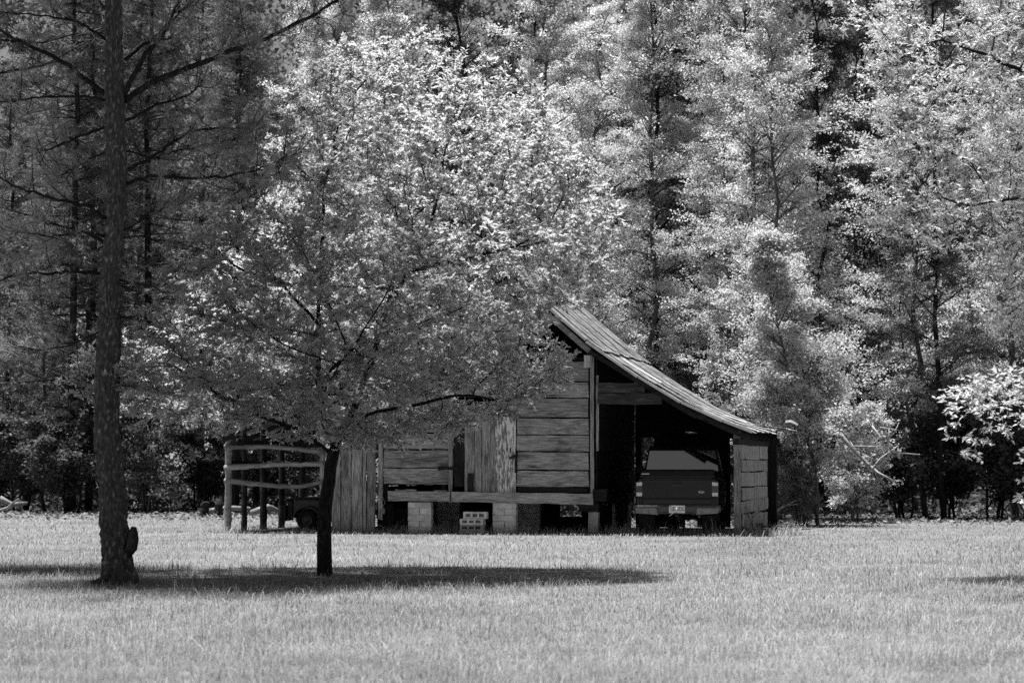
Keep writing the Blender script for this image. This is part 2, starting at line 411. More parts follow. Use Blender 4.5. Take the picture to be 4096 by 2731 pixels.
# block piers
blk = MB().box(-.255, .255, -.10, .10, -.066, .066).mesh('pier_block')
blk.materials.append(M['concrete'])
half = MB().box(-.125, .125, -.10, .10, -.066, .066).mesh('pier_half_block'); half.materials.append(M['concrete'])
for me_ in (blk, half):
    bm = bmesh.new(); bm.from_mesh(me_); bmesh.ops.bevel(bm, geom=list(bm.edges), offset=.009, segments=1, affect='EDGES')
    for v_ in bm.verts: v_.co += Vector((rnd.uniform(-.003, .003), rnd.uniform(-.003, .003), rnd.uniform(-.002, .002)))
    bm.to_mesh(me_); bm.free()
def pier(u, v, n=5):
    core = MB().box(u - .23, u + .23, v - .08, v + .08, 0, .66).build('pier', M['concrete_dark'], barn)
    for i in range(n):
        if i % 2 == 0 or v > 1:
            o = bpy.data.objects.new('block', blk); o.location = (u + rnd.uniform(-.006, .006), v - .012, .066 + i * .1345); C.objects.link(o); o.parent = core
        else:
            for s in (-.13, .13):
                o = bpy.data.objects.new('block', half); o.location = (u + s, v - .012 + rnd.uniform(-.004, .004), .066 + i * .1345); C.objects.link(o); o.parent = core
pier(-1.43, .02); pier(.42, .02); pier(-1.43, 2.6); pier(.42, 2.6); pier(2.1, 2.6); pier(-2.1, 4.7); pier(2.1, 4.7)
board('pier_post', barn, (2.33, .02, .23), .50, .22, .2, 'wood_light', (0, R(90), 0), .01, 3)
board('pier_cap', barn, (2.23, .02, .57), .42, .17, .22, 'wood_dark', (0, 0, 0), .012, 3)
# a dark plank lying on edge in the crawl space, at the left
board('crawl_board', barn, (-1.95, .5, .26), .52, .38, .03, 'wood_dark', (0, R(90), 0), .01, 3)
board('crawl_board', barn, (-2.3, .35, .33), .62, .36, .03, 'wood_dark', (0, R(90), 0), .01, 3)  # extra board added to darken the gap beside the crawl opening
# small tin label on the vertical planks
MB().box(-2.35, -2.21, -.06, -.045, .42, .53).build('tin_tag', M['pad'], barn)
wire = MB().tube([(-2.25, -.05, .95), (-2.26, -.07, .8), (-2.2, -.07, .66), (-2.25, -.06, .58), (-2.2, -.07, .5), (-2.24, -.06, .44)], .007, 4); wire.build('hanging_wire', M['pad'], barn)
# vertical planks left of the core
vp = MB().box(-3.4, -2.42, .05, .10, .4, .5).build('plank_panel', M['wood_dark'], barn)
MB().box(-3.4, -2.42, .05, .10, 2.2, 2.3).build('ledge', M['wood_dark'], vp)
for a, b_, z0 in ((-3.40, -3.20, .02), (-3.195, -2.97, .0), (-2.965, -2.72, .03), (-2.715, -2.63, .0), (-2.625, -2.43, .01)):
    board('plank', vp, ((a+b_)/2, rnd.uniform(-.012, .01), (z0+2.75)/2), 2.75-z0, b_-a-.012, .03, 'wood', (0, R(90), 0), .006, 6, .03)
# lean-to: right front post, header planks, side wall of short planks
board('post', barn, (5.36, -.02, 1.08), 2.16, .13, .13, 'wood', (0, R(90), 0), .008, 6)
for v in (1.5, 3.0, 4.4):
    board('post', barn, (5.33, v, 1.1), 2.2, .11, .11, 'wood_dark', (0, R(90), 0), .008, 4)
board('post', barn, (5.50, 5.65, 1.12), 2.24, .22, .2, 'wood_dark', (0, R(90), 0), .012, 4)
hd_ = MB().bar((2.42, .06, 2.95), (3.5, .06, 2.95), .06, .10).build('header', M['wood_dark'], barn)
for lo, hi, ue in ((2.73, 2.97, 3.78), (2.975, 3.19, 3.42)):
    board('header_board', hd_, ((2.43+ue)/2, -.01, (lo+hi)/2), ue-2.43, hi-lo-.008, .03, 'wood_mid', (0, .012, 0), .008, 4)
rowz = [(1.585, 1.88), (1.33, 1.565), (1.01, 1.315), (.735, .985), (.455, .71)]
sw = MB()
for z in (.5, 1.0, 1.55): sw.box(5.355, 5.395, .1, 5.3, z - .03, z + .03)
sw = sw.build('lean_to_side_wall', M['wood_dark'], barn)
for i, (lo, hi) in enumerate(rowz):
    cuts = [.10, [1.25, 2.9, 1.6, 2.4, 3.3][i], [3.6, 4.3, 3.9, 4.1, 4.6][i], 5.25]
    for a, b_ in zip(cuts, cuts[1:]):
        board('side_board', sw, (5.43 + rnd.uniform(-.008, .012), (a+b_)/2, (lo+hi)/2 + rnd.uniform(-.006, .006)), hi-lo, b_-a-.015, .022, 'wood_light', (R(90), R(90), 0), .012, 3)
v0 = .1
while v0 < 5.1:
    w_ = rnd.uniform(.5, .95); z0 = rnd.uniform(.05, .2)
    board('side_slat', sw, (5.445, v0 + w_/2, (z0+.43)/2), .43-z0, w_-.06, .022, 'wood_light', (R(90), R(90), 0), .02, 3, .04)
    v0 += w_ + rnd.uniform(0, .12)
# left lean-to posts and log rails
def log(name, parent, pts, r, mat, sides=10, jit=.22, n=18):
    pts = [Vector(p) for p in pts]; out = []
    for i in range(n + 1):
        t = i / n * (len(pts) - 1); k = min(int(t), len(pts) - 2); out.append(pts[k].lerp(pts[k+1], t - k))
    rr = [r * (1.14 - .30 * i / n) * rnd.uniform(.90, 1.10) for i in range(n + 1)]
    out = [p + Vector((rnd.uniform(-1, 1), rnd.uniform(-1, 1), rnd.uniform(-1, 1))) * r * .12 for p in out]
    return MB().tube(out, rr, sides, True, jit * .4).build(name, M[mat], parent, smooth=True)
log('post', barn, [(-5.76, 0, -.1), (-5.74, 0, 1.1), (-5.75, 0, 2.25)], .078, 'log')
for v, x, r in ((1.1, -5.74, .062), (2.4, -5.72, .078), (3.85, -5.74, .075), (5.5, -5.74, .08)):
    log('post', barn, [(x, v, -.1), (x, v, 2.3)], r, 'wood_dark')
board('post', barn, (-3.62, 0, 1.35), 2.5, .09, .08, 'wood', (0, R(90), 0), .006)
log('rail', barn, [(-5.80, -.09, 1.86), (-4.7, -.1, 1.86), (-3.58, -.08, 1.74)], .052, 'log')
log('rail', barn, [(-5.80, -.09, 1.40), (-4.7, -.1, 1.47), (-3.58, -.08, 1.48)], .056, 'log')
log('rail', barn, [(-5.80, -.09, 1.12), (-4.6, -.1, 1.01), (-4.1, -.1, .99), (-3.58, -.08, 1.10)], .050, 'log')
log('rail', barn, [(-5.70, .1, 1.5), (-5.72, 5.6, 1.5)], .05, 'wood_dark', n=6)
# rafters, plates and the tin
for v in (-.58, .9, 2.1, 3.3, 4.5, 5.55):
    for sgn in (1, -1):
        r_ = MB()
        pr = [(sgn * u, z - .10) for u, z in ROOF_R[0:4]] ; r_.bar((pr[0][0], v, pr[0][1]), (pr[3][0], v, pr[3][1]), .05, .12)
        pr = [(sgn * u, z - .10) for u, z in ROOF_R[3:]] ; r_.bar((pr[0][0], v + .06, pr[0][1] - .02), (pr[2][0], v + .06, pr[2][1]), .05, .10); r_.bar((pr[2][0], v + .055, pr[2][1]), (pr[-1][0] - sgn * .1, v + .055, pr[-1][1]), .05, .10)
        r_.build('rafter', M['wood_dark'], barn)
for sgn in (1, -1):
    for u, dz in ((2.34, .21), (5.4, .30)):
        MB().box(sgn * u - .06, sgn * u + .06, -.60, 5.7, roof_z(u) - dz - .06, roof_z(u) - dz + .06).build('roof_plate', M['wood_dark'], barn)
board('plate_end', barn, (2.33, -.62, 3.62), .26, .17, .14, 'wood_light', (0, R(90), 0), .006, 2)
roof = MB().bar((0, -.70, 5.93), (0, 5.85, 5.93), .05, .16).build('roof', M['wood_dark'], barn)
def sheet(parent, sgn, prof, v0, w, lift, mat, name='roof_sheet', curl=0.0):
    """ribbed tin sheet; prof = list of (u, z) from top to bottom"""
    ribs = []
    n = 4
    for i in range(n + 1):
        a = i / n
        ribs += [(a - .035, 0.0), (a - .012, .018), (a + .012, .018), (a + .035, 0.0)] if 0 < i < n else ([(0.0, .018), (.03, 0.0)] if i == 0 else [(.97, 0.0), (1.0, .018)])
    pp = []
    for (ua, za), (ub, zb) in zip(prof, prof[1:]):
        k = 2
        for q in range(k): pp.append((ua + (ub-ua) * q / k, za + (zb-za) * q / k))
    pp.append(prof[-1])
    nv = len(ribs); V = []; F = []
    wob = [rnd.uniform(-.008, .008) for _ in pp]; edge = rnd.uniform(-.05, .05)
    for j, (u, z) in enumerate(pp):
        for i, (t, hgt) in enumerate(ribs):
            e = 0
            if j == len(pp) - 1: e = edge + rnd.uniform(-.015, .015)
            cz = curl * (1 - t) ** 3 * (j / len(pp))
            V.append((sgn * (u + e), v0 + w * t, z + hgt + lift + wob[j] + cz - e * .4))
    for j in range(len(pp) - 1):
        for i in range(nv - 1):
            a = j * nv + i; q = (a, a + 1, a + 1 + nv, a + nv); F.append(q if sgn < 0 else q[::-1])
    me = bpy.data.meshes.new('roof_sheet'); me.from_pydata(V, [], F); me.update()
    o = link(name, me, M[mat], parent)
    so = o.modifiers.new('thickness', 'SOLIDIFY'); so.thickness = .004; so.offset = -1
    return o
UP = ROOF_R[0:4] + [(2.62, 3.80)]
LOW = [(2.30, 3.99)] + ROOF_R[4:]
NS = 9; SW_ = 6.57 / NS
for sgn in (1, -1):
    for k in range(NS):
        v0 = -.72 + k * SW_
        lift = .012 * (k % 2)
        sheet(roof, sgn, UP, v0, SW_ + .03, .05 + lift, 'tin', curl=.0)
        low = [(u, z) for u, z in LOW]
        ext = rnd.uniform(-.06, .10) + (.18 if k >= NS - 2 else 0)
        low[-1] = (low[-1][0] + ext, low[-1][1] - ext * .35 + (.10 if k >= NS - 2 else 0) + .015 * k)
        sheet(roof, sgn, low, v0, SW_ + .03, .02 + lift, 'tin', curl=(.03 if k == 0 else 0))
# loose patches of tin on the lean-to slope, and the bright bent scrap at the far corner
sheet(roof, 1, [(2.95, 3.62), (3.45, 3.30), (3.75, 3.13)], -.30, .42, .07, 'tin_bright', 'tin_patch')
sheet(roof, 1, [(3.6, 3.19), (4.29, 2.78), (4.62, 2.63)], .05, .5, .075, 'tin', 'tin_patch')
sheet(roof, 1, [(5.0, 2.45), (5.5, 2.27)], .5, .45, .065, 'tin_bright', 'tin_patch')
for k in range(4):     # bright trim along the front edge of the slope
    a, b_ = LOW[k], LOW[k+1]
    if k < 5: MB().bar((a[0], -.745, a[1] + .035), (b_[0] - .02, -.745, b_[1] + .035), .03, .05).build('edge_trim', M['tin_bright'], barn)
MB().bar((1.15, -.745, 5.05), (2.30, -.745, 4.06), .03, .05).build('edge_trim', M['tin_bright'], barn)
MB().bar((1.0, -.68, 5.02), (2.36, -.68, 3.83), .05, .11).build('barge_board', M['wood'], barn)
MB().bar((-1.0, -.68, 5.02), (-2.36, -.68, 3.83), .05, .11).build('barge_board', M['wood'], barn)
MB().bar((2.36, -.68, 3.82), (4.6, -.68, 2.45), .05, .09).build('barge_board', M['wood_dark'], barn)
MB().bar((-2.36, -.68, 3.82), (-4.6, -.68, 2.45), .05, .09).build('barge_board', M['wood_dark'], barn)
scrap = [[(5.80, 5.72, 2.44), (5.92, 5.72, 2.45), (6.02, 5.72, 2.41), (6.08, 5.72, 2.37)], [(5.80, 5.95, 2.50), (5.92, 5.95, 2.51), (6.02, 5.95, 2.46), (6.08, 5.95, 2.41)]]
mb = MB(); mb.v = scrap[0] + scrap[1]; mb.f = [(i, i+1, i+5, i+4) for i in range(3)]
o = mb.build('bent_tin_scrap', M['tin'], barn); o.modifiers.new('t', 'SOLIDIFY').thickness = .005
# dark earth under the barn
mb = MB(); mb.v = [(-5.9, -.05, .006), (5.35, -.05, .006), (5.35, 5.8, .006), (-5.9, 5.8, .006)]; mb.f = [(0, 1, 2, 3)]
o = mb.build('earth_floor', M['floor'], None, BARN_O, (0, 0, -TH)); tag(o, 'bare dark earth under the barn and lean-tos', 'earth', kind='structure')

# ------------------------------------------------------------------ loose concrete blocks used as steps
def step_block(name, u, v, z, L, H, D, label, mat, rz=0.0):
    bm = bmesh.new()
    xs = [-L/2, -L/2 + .05, -L/2 + .145, -L/2 + .185, L/2 - .185, L/2 - .145, L/2 - .05, L/2]
    xs = [-L/2, -L*.40, -L*.18, -L*.105, L*.105, L*.18, L*.40, L/2]
    zs = [0, H * .28, H * .74, H]
    vg = {}
    def vert(i, j, k):
        key = (i, j, k)
        if key not in vg: vg[key] = bm.verts.new((xs[i] + rnd.uniform(-.004, .004), -D/2 if k == 0 else (D/2 if k == 2 else -D/2 + .13), zs[j] + rnd.uniform(-.003, .003)))
        return vg[key]
    holes = {(1, 1), (3, 1), (5, 1)}
    for i in range(7):
        for j in range(3):
            if (i, j) in holes:
                f4 = [(i, j), (i+1, j), (i+1, j+1), (i, j+1)]
                for (a, b_) in zip(f4, f4[1:] + f4[:1]): bm.faces.new([vert(*a, 0), vert(*a, 1), vert(*b_, 1), vert(*b_, 0)])
                bm.faces.new([vert(*p, 1) for p in f4])
            else: bm.faces.new([vert(i, j, 0), vert(i+1, j, 0), vert(i+1, j+1, 0), vert(i, j+1, 0)])
            bm.faces.new([vert(i, j, 2), vert(i, j+1, 2), vert(i+1, j+1, 2), vert(i+1, j, 2)])
    for i in range(7):
        for j in (0, 3): bm.faces.new([vert(i, j, 0), vert(i, j, 2), vert(i+1, j, 2), vert(i+1, j, 0)])
    for j in range(3):
        for i in (0, 7): bm.faces.new([vert(i, j, 0), vert(i, j, 2), vert(i, j+1, 2), vert(i, j+1, 0)])
    bmesh.ops.recalc_face_normals(bm, faces=bm.faces)
    me = bpy.data.meshes.new(name); bm.to_mesh(me); bm.free()
    o = link(name, me, M[mat], None, bw_(u, v, z), (0, 0, -TH + rz))
    return tag(o, label, 'concrete block', 'hollow blocks stacked as a step below the barn door')
step_block('concrete_block', -.16, -.28, .33, .50, .145, .2, 'topmost hollow concrete block of the step under the barn door', 'concrete', .03)
step_block('concrete_block', -.215, -.32, .205, .50, .125, .24, 'middle hollow concrete block of the step under the barn door', 'concrete', -.02)
step_block('concrete_block', -.215, -.33, .085, .50, .12, .24, 'lower dark hollow concrete block of the step under the barn door', 'concrete_dark', .02)
o = board('concrete_slab', None, bw_(-.2, -.33, .042), .56, .084, .3, 'concrete_dark', (0, 0, -TH), .006, 4)
tag(o, 'mossy concrete slab on the grass, lowest piece of the door step', 'concrete slab')

# ------------------------------------------------------------------ pickup truck in the right lean-to
def text_mesh(body, size, name, mat, parent, loc, rot, shear=0.0):
    cu = bpy.data.curves.new(name, 'FONT'); cu.body = body; cu.size = size; cu.align_x = 'CENTER'; cu.align_y = 'CENTER'; cu.extrude = .002; cu.shear = shear
    o = bpy.data.objects.new(name, cu); C.objects.link(o)
    bpy.context.view_layer.update()
    me = bpy.data.meshes.new_from_object(o.evaluated_get(bpy.context.evaluated_depsgraph_get()))
    bpy.data.objects.remove(o); me.materials.clear()
    return link(name, me, mat, parent, loc, rot)
T = tag(empty('pickup_truck', (3.40, 49.95, 0), -R(7)), 'dark pickup truck parked nose-in under the right lean-to', 'truck')
def sec(y, hw, zb, zt, tuck=.05):
    p = [(hw * .82, zb), (hw * .96, zb + .06), (hw, zb + .22), (hw, (zb+zt)/2 + .1), (hw - tuck * .5, zt - .06), (hw - tuck - .02, zt)]
    return [(x, y, z) for x, z in p] + [(-x, y, z) for x, z in reversed(p)]
MB().rings([sec(.10, .845, .46, 1.19), sec(.6, .865, .46, 1.20), sec(2.1, .87, .44, 1.20), sec(3.6, .87, .44, 1.20), sec(4.5, .86, .46, 1.12), sec(4.95, .82, .50, 1.0), sec(5.05, .75, .55, .9)]).build('body', M['paint'], T, smooth=False, bevel=.02)
def rect(y0, y1, w, z, w2=None):
    w2 = w if w2 is None else w2
    return [(-w, y0, z), (w, y0, z), (w2, y1, z), (-w2, y1, z)]
MB().rings([rect(2.12, 3.95, .84, 1.19), rect(2.17, 3.75, .83, 1.30), rect(2.268, 3.15, .73, 1.80), rect(2.31, 3.1, .70, 1.835), rect(2.40, 3.0, .60, 1.86)]).build('cab', M['paint'], T, bevel=.03)
def pane(name, pts, off):
    mb = MB(); a = [Vector(p) for p in pts]; n = (a[1]-a[0]).cross(a[3]-a[0]).normalized()
    mb.v = [tuple(p + n * off) for p in a] + [tuple(p + n * (off - .012)) for p in a]
    mb.f = [(0, 1, 2, 3), (7, 6, 5, 4)] + [(i, (i+1) % 4, 4 + (i+1) % 4, 4 + i) for i in range(4)]
    return mb.build(name, M['glass'], T)
pane('rear_window', [(-.775, 2.176, 1.335), (.775, 2.176, 1.335), (.705, 2.261, 1.765), (-.705, 2.261, 1.765)], .022)
pane('side_window', [(.755, 2.32, 1.34), (.755, 3.55, 1.34), (.655, 3.1, 1.70), (.655, 2.45, 1.70)], .022)
pane('side_window', [(-.755, 3.55, 1.34), (-.755, 2.32, 1.34), (-.655, 2.45, 1.70), (-.655, 3.1, 1.70)], .022)
pane('windscreen', [(.7, 3.72, 1.32), (-.7, 3.72, 1.32), (-.6, 3.2, 1.72), (.6, 3.2, 1.72)], .022)
tg = MB().prism([(.10, .655), (.075, .66), (.07, .755), (.045, .772), (.066, .80), (.07, 1.12), (.05, 1.15), (.068, 1.168), (.062, 1.19), (.10, 1.20)], -.705, .705).build('tailgate', M['paint'], T)
MB().rings([[(x, y, z) for x, z in ((-.10, 1.165), (-.115, 1.10), (-.085, 1.055), (.085, 1.055), (.115, 1.10), (.10, 1.165))] for y in (.064, .09)]).build('tailgate_handle', M['black'], tg)
MB().tube([(-.10, .056, 1.075), (-.085, .056, 1.048), (.085, .056, 1.048), (.10, .056, 1.075)], .007, 5).build('handle_rim', M['steel'], tg)
em = MB().rings([[(.50 + .066 * s * math.cos(a), y, .905 + .026 * s * math.sin(a)) for a in [2 * math.pi * q / 24 for q in range(24)]] for y, s in ((.075, 1), (.060, 1), (.056, .93), (.056, .84))], True).build('oval_emblem', M['chrome'], tg)
MB().rings([[(.50 + .054 * math.cos(a), y, .905 + .0205 * math.sin(a)) for a in [2 * math.pi * q / 24 for q in range(24)]] for y in (.06, .0535)]).build('emblem_field', M['paint'], em)
text_mesh('Ford', .045, 'emblem_lettering', M['chrome'], em, (.50, .052, .905), (R(90), 0, 0), .25)
for x in (-.72, .72): MB().box(x - .006, x + .006, .085, .105, .66, 1.19).build('panel_gap', M['black'], T)
for s in (-1, 1): MB().prism([(.11, .755), (.07, .764), (.07, .774), (.11, .785)], s * .78 - .05, s * .78 + .05).build('body_crease', M['paint'], T)
# hard tonneau cover
tn = MB().rings([rect(.05, 2.1, .765, 1.205), rect(.045, 2.1, .77, 1.225), rect(.09, 2.1, .745, 1.335), rect(.13, 2.1, .70, 1.352), rect(.3, 2.08, .66, 1.37)]).build('bed_cover', M['paint'], T, bevel=.01)
MB().box(-.73, -.57, .05, .062, 1.272, 1.288).build('cover_badge', M['chrome'], tn)
MB().tube([(-.545, .066, 1.285), (-.545, .056, 1.285)], .012, 6).build('cover_lock', M['black'], tn)
for s in (-1, 1):
    tl = MB().rings([[(s * .715, y0, .815), (s * .85, y1, .815), (s * .85, y1, 1.115), (s * .715, y0, 1.125)] for y0, y1 in ((.062, .09), (.15, .17))]).build('tail_light', M['lens_red'], T)
    MB().rings([[(s * .722, y0, .822), (s * .84, y1, .822), (s * .84, y1, .895), (s * .722, y0, .895)] for y0, y1 in ((.055, .084), (.08, .10))]).build('reverse_lens', M['lens'], tl)
    MB().rings([[(s * .722, y0, 1.04), (s * .84, y1, 1.03), (s * .84, y1, 1.095), (s * .722, y0, 1.112)] for y0, y1 in ((.055, .084), (.08, .10))]).build('upper_lens', M['lens'], tl)
# rear bumper with scuffed pads and the plate
bp = [(0.0, .455), (-.02, .50), (-.02, .60), (.0, .635), (.11, .635), (.11, .455)]
BR = []
for x, dz, dy in ((-.89, .04, .10), (-.82, .015, .01), (-.40, 0, 0), (-.68, 0, .03), (.36, 0, .03), (.40, 0, 0), (.82, .015, .01), (.89, .04, .10)):
    BR.append([(x, y + dy, z + (dz if z < .55 else 0)) for y, z in bp])
bu = MB().rings(BR).build('bumper', M['steel'], T, bevel=.008)
for s in (-1, 1):
    MB().rings([[(s * .395, y, .44), (s * .84, y + .01, .47), (s * .86, y + .01, .575), (s * .425, y, .575)] for y in (-.032, -.01)]).build('step_pad', M['pad'], bu)
MB().box(-.345, .345, .012, .03, .475, .628).build('plate_recess', M['black'], bu)
pl = MB().box(-.165, .165, -.001, .006, .475, .630).build('licence_plate', M['white'], bu, bevel=.004)
text_mesh('107 VDG', .098, 'plate_number', M['ink'], pl, (0.01, -.003, .553), (R(90), 0, 0)).scale = (.80, 1.25, 1)
MB().box(-.155, -.125, -.0035, -.0005, .600, .624).build('plate_sticker', M['pad'], pl)
for x in (-.11, .11): MB().tube([(x, -.006, .622), (x, .0, .622)], .006, 6).build('plate_screw', M['chrome'], pl)
MB().tube([(0.0, -.10, .545), (0.0, -.10, .575)], [.016, .022], 10).tube([(0, -.10, .575), (0, -.10, .59)], [.022, .012], 10).build('hitch_ball', M['white'], bu, smooth=True)
MB().box(-.035, .035, -.09, .12, .40, .45).build('hitch_receiver', M['black'], bu)
MB().tube([(.02, -.115, .53), (-.07, -.12, .47), (-.15, -.125, .415)], [.008, .010, .006], 6).build('hitch_pin_stick', M['pad'], bu)
for s in (-1, 1):
    MB().box(s * .62 - .13, s * .62 + .13, .62, .635, .10, .42).build('mud_flap', M['rubber'], T)
    m_ = MB().rings([[(s * x, y, z) for x, z in ((.86, 1.28), (1.04, 1.27), (1.06, 1.34), (1.04, 1.44), (.92, 1.45))] for y in (3.1, 3.2)]).build('side_mirror', M['black'], T, bevel=.015)
    for y in (1.05, 4.15):
        prof = [(.0, .20), (.0, .30), (.03, .355), (.10, .37), (.18, .37), (.23, .355), (.25, .30), (.25, .20)]
        wh = MB().rings([[(s * (.60 + px_), y + r_ * math.cos(a), .37 + r_ * math.sin(a)) for a in [2 * math.pi * q / 24 for q in range(24)]] for px_, r_ in prof], False).build('wheel', M['rubber'], T, smooth=True)
        MB().rings([[(s * (.60 + px_), y + r_ * math.cos(a), .37 + r_ * math.sin(a)) for a in [2 * math.pi * q / 16 for q in range(16)]] for px_, r_ in ((.05, .2), (.16, .21), (.20, .16), (.22, .06))]).build('rim', M['steel'], wh)
MB().tube([(-.6, 1.05, .36), (.6, 1.05, .36)], .045, 8).tube([(-.13, 1.05, .36), (0, 1.05, .36), (.13, 1.05, .36)], [.06, .15, .06], 10).build('rear_axle', M['black'], T, smooth=True)
MB().tube([(.45, .15, .40), (.45, 2.0, .38)], .03, 8).build('exhaust_pipe', M['steel'], T)
MB().box(-.45, -.38, .15, 4.6, .42, .52).box(.30, .37, .15, 4.6, .42, .52).build('frame_rail', M['black'], T)

# ------------------------------------------------------------------ small old vehicle in the left lean-to
q = bw_(-4.2, 1.9)
V = tag(empty('small_old_tractor', q, -TH), 'small dark old tractor with round headlight half hidden behind the log rails', 'tractor')
def hs(x, hw, z0, z1): return [(x, y, z) for y, z in ((-hw, z0), (-hw, z1 - .07), (-hw * .6, z1), (hw * .6, z1), (hw, z1 - .07), (hw, z0))]
MB().rings([hs(-.60, .20, .36, .66), hs(-.55, .24, .34, .74), hs(-.1, .26, .34, .76), hs(.35, .27, .36, .70)]).build('hood', M['paint2'], V, bevel=.012)
MB().box(-.72, -.61, -.22, .22, .30, .62).box(-.80, -.74, -.30, .30, .22, .56).box(-.74, -.70, -.1, .1, .35, .42).build('front_guard', M['black'], V)
for s in (-1, 1):
    hl = MB().rings([[(x, s * .17 + r_ * math.cos(a), .60 + r_ * math.sin(a)) for a in [2 * math.pi * k / 14 for k in range(14)]] for x, r_ in ((-.55, .03), (-.62, .055), (-.655, .058))]).build('headlight', M['black'], V, smooth=True)
    MB().rings([[(x, s * .17 + r_ * math.cos(a), .60 + r_ * math.sin(a)) for a in [2 * math.pi * k / 14 for k in range(14)]] for x, r_ in ((-.655, .05), (-.668, .03), (-.672, .01))]).build('lens', M['lens'], hl)
    fe = []
    for a in [R(d) for d in range(170, -1, -17)]:
        fe.append([(-.22 + .33 * math.cos(a), s * (.30 - .10), .24 + .33 * math.sin(a)), (-.22 + .33 * math.cos(a), s * (.30 + .13), .24 + .31 * math.sin(a)), (-.22 + .30 * math.cos(a), s * (.30 + .13), .24 + .29 * math.sin(a)), (-.22 + .30 * math.cos(a), s * .2, .24 + .30 * math.sin(a))])
    MB().rings(fe).build('front_fender', M['paint2'], V)
    for x, r0, w_ in ((-.22, .24, .12), (.75, .34, .2)):
        wh = MB().rings([[(x + r_ * r0 * math.cos(a), s * (.28 + px_ * w_), r0 + r_ * r0 * math.sin(a)) for a in [2 * math.pi * k / 20 for k in range(20)]] for px_, r_ in ((0, .5), (0, .85), (.15, 1), (.85, 1), (1, .85), (1, .5))], False).build('wheel', M['rubber'], V, smooth=True)
        MB().rings([[(x + r_ * r0 * math.cos(a), s * (.28 + px_ * w_), r0 + r_ * r0 * math.sin(a)) for a in [2 * math.pi * k / 12 for k in range(12)]] for px_, r_ in ((.3, .5), (.9, .5), (.8, .35), (1, .12))]).build('hub', M['steel'], wh)
    MB().prism([(s * .22, .66), (s * .50, .66), (s * .50, .69), (s * .22, .72)], .45, 1.12).build('rear_fender', M['paint2'], V)
MB().box(.70, 1.05, -.2, .2, .70, .76).box(1.0, 1.06, -.2, .2, .76, 1.0).build('seat', M['rubber'], V, bevel=.02)
MB().tube([(.30, 0, .65), (.48, 0, .98)], .02, 6).tube([(.48 + .05 * math.sin(a) , .16 * math.cos(a), .98 + .15 * math.sin(a) * .35) for a in [2 * math.pi * k / 16 for k in range(17)]], .014, 6).build('steering_wheel', M['black'], V)
MB().box(-.55, 1.0, -.13, .13, .2, .37).build('chassis', M['black'], V)
MB().box(.2, .7, -.45, .45, .25, .28).build('foot_plate', M['paint2'], V)
# ------------------------------------------------------------------ tree builders
def colonize(att, nodes, parent, step, kill, infl, iters, rng, grav=0.0):
    """space colonisation: grow a branching skeleton into a cloud of attraction points"""
    N = [np.array(n, float) for n in nodes]; par = list(parent)
    att = att.copy(); A = np.array(N)
    d2 = ((att[:, None] - A[None]) ** 2).sum(2); near = d2.argmin(1); dist = np.sqrt(d2.min(1))
    seen = {}
    for it in range(iters):
        ok = dist < infl
        if not ok.any(): break
        idx = near[ok]; vec = unit(att[ok] - np.array(N)[idx])
        uq, inv = np.unique(idx, return_inverse=True)
        acc = np.zeros((len(uq), 3)); np.add.at(acc, inv, vec)
        acc = unit(acc + rng.normal(0, .22, acc.shape) + [0, 0, -grav])
        newp = np.array(N)[uq] + acc * step
        good = []
        for k, p in zip(uq, newp):
            c_ = seen.get(k, 0)
            if c_ > 3: continue
            seen[k] = c_ + 1; good.append((k, p))
        if not good: break
        n0 = len(N)
        for k, p in good: N.append(p); par.append(int(k))
        nd = np.array(N[n0:])
        d2 = ((att[:, None] - nd[None]) ** 2).sum(2); m_ = np.sqrt(d2.min(1)); a_ = d2.argmin(1)
        b_ = m_ < dist; near[b_] = a_[b_] + n0; dist[b_] = m_[b_]
        keep = dist > kill; att = att[keep]; near = near[keep]; dist = dist[keep]
        if len(att) == 0: break
    return np.array(N), np.array(par)
def skeleton_radii(N, par, tip, power=2.3):
    n = len(N); acc = np.zeros(n); cnt = np.zeros(n, int); kids = [[] for _ in range(n)]
    for i in range(n):
        if par[i] >= 0: kids[par[i]].append(i)
    r = np.zeros(n)
    for i in range(n - 1, -1, -1):
        if not kids[i]: acc[i] = tip ** power; cnt[i] = 1
        r[i] = acc[i] ** (1 / power)
        if par[i] >= 0: acc[par[i]] += acc[i]; cnt[par[i]] += cnt[i]
    return r, cnt, kids
def skeleton_mesh(mb, N, par, r, kids, big=.02, rmax=None):
    done = set()
    for s in range(len(N)):
        starts = [s] if par[s] < 0 else []
        if par[s] >= 0:
            k = kids[par[s]]; main = max(k, key=lambda q: r[q])
            if s != main: starts = [s]
        for st in starts:
            chain = [st] if par[st] < 0 else [par[st], st]
            cur = st
            while kids[cur]:
                cur = max(kids[cur], key=lambda q: r[q]); chain.append(cur)
            if len(chain) < 2: continue
            rr = [r[c_] for c_ in chain]
            if par[st] >= 0: rr[0] = min(rr[0], rr[1] * 1.15)
            if rmax: rr = [min(x, rmax) for x in rr]
            mb.tube([N[c_] for c_ in chain], rr, 9 if rr[0] > big * 2 else (5 if rr[0] > big * .4 else 3), False)
def in_poly(x, z, poly):
    n = len(poly); ins = np.zeros(len(x), bool); j = n - 1
    for i in range(n):
        xi, zi = poly[i]; xj, zj = poly[j]
        ins ^= ((zi > z) != (zj > z)) & (x < (xj - xi) * (z - zi) / (zj - zi + 1e-12) + xi); j = i
    return ins
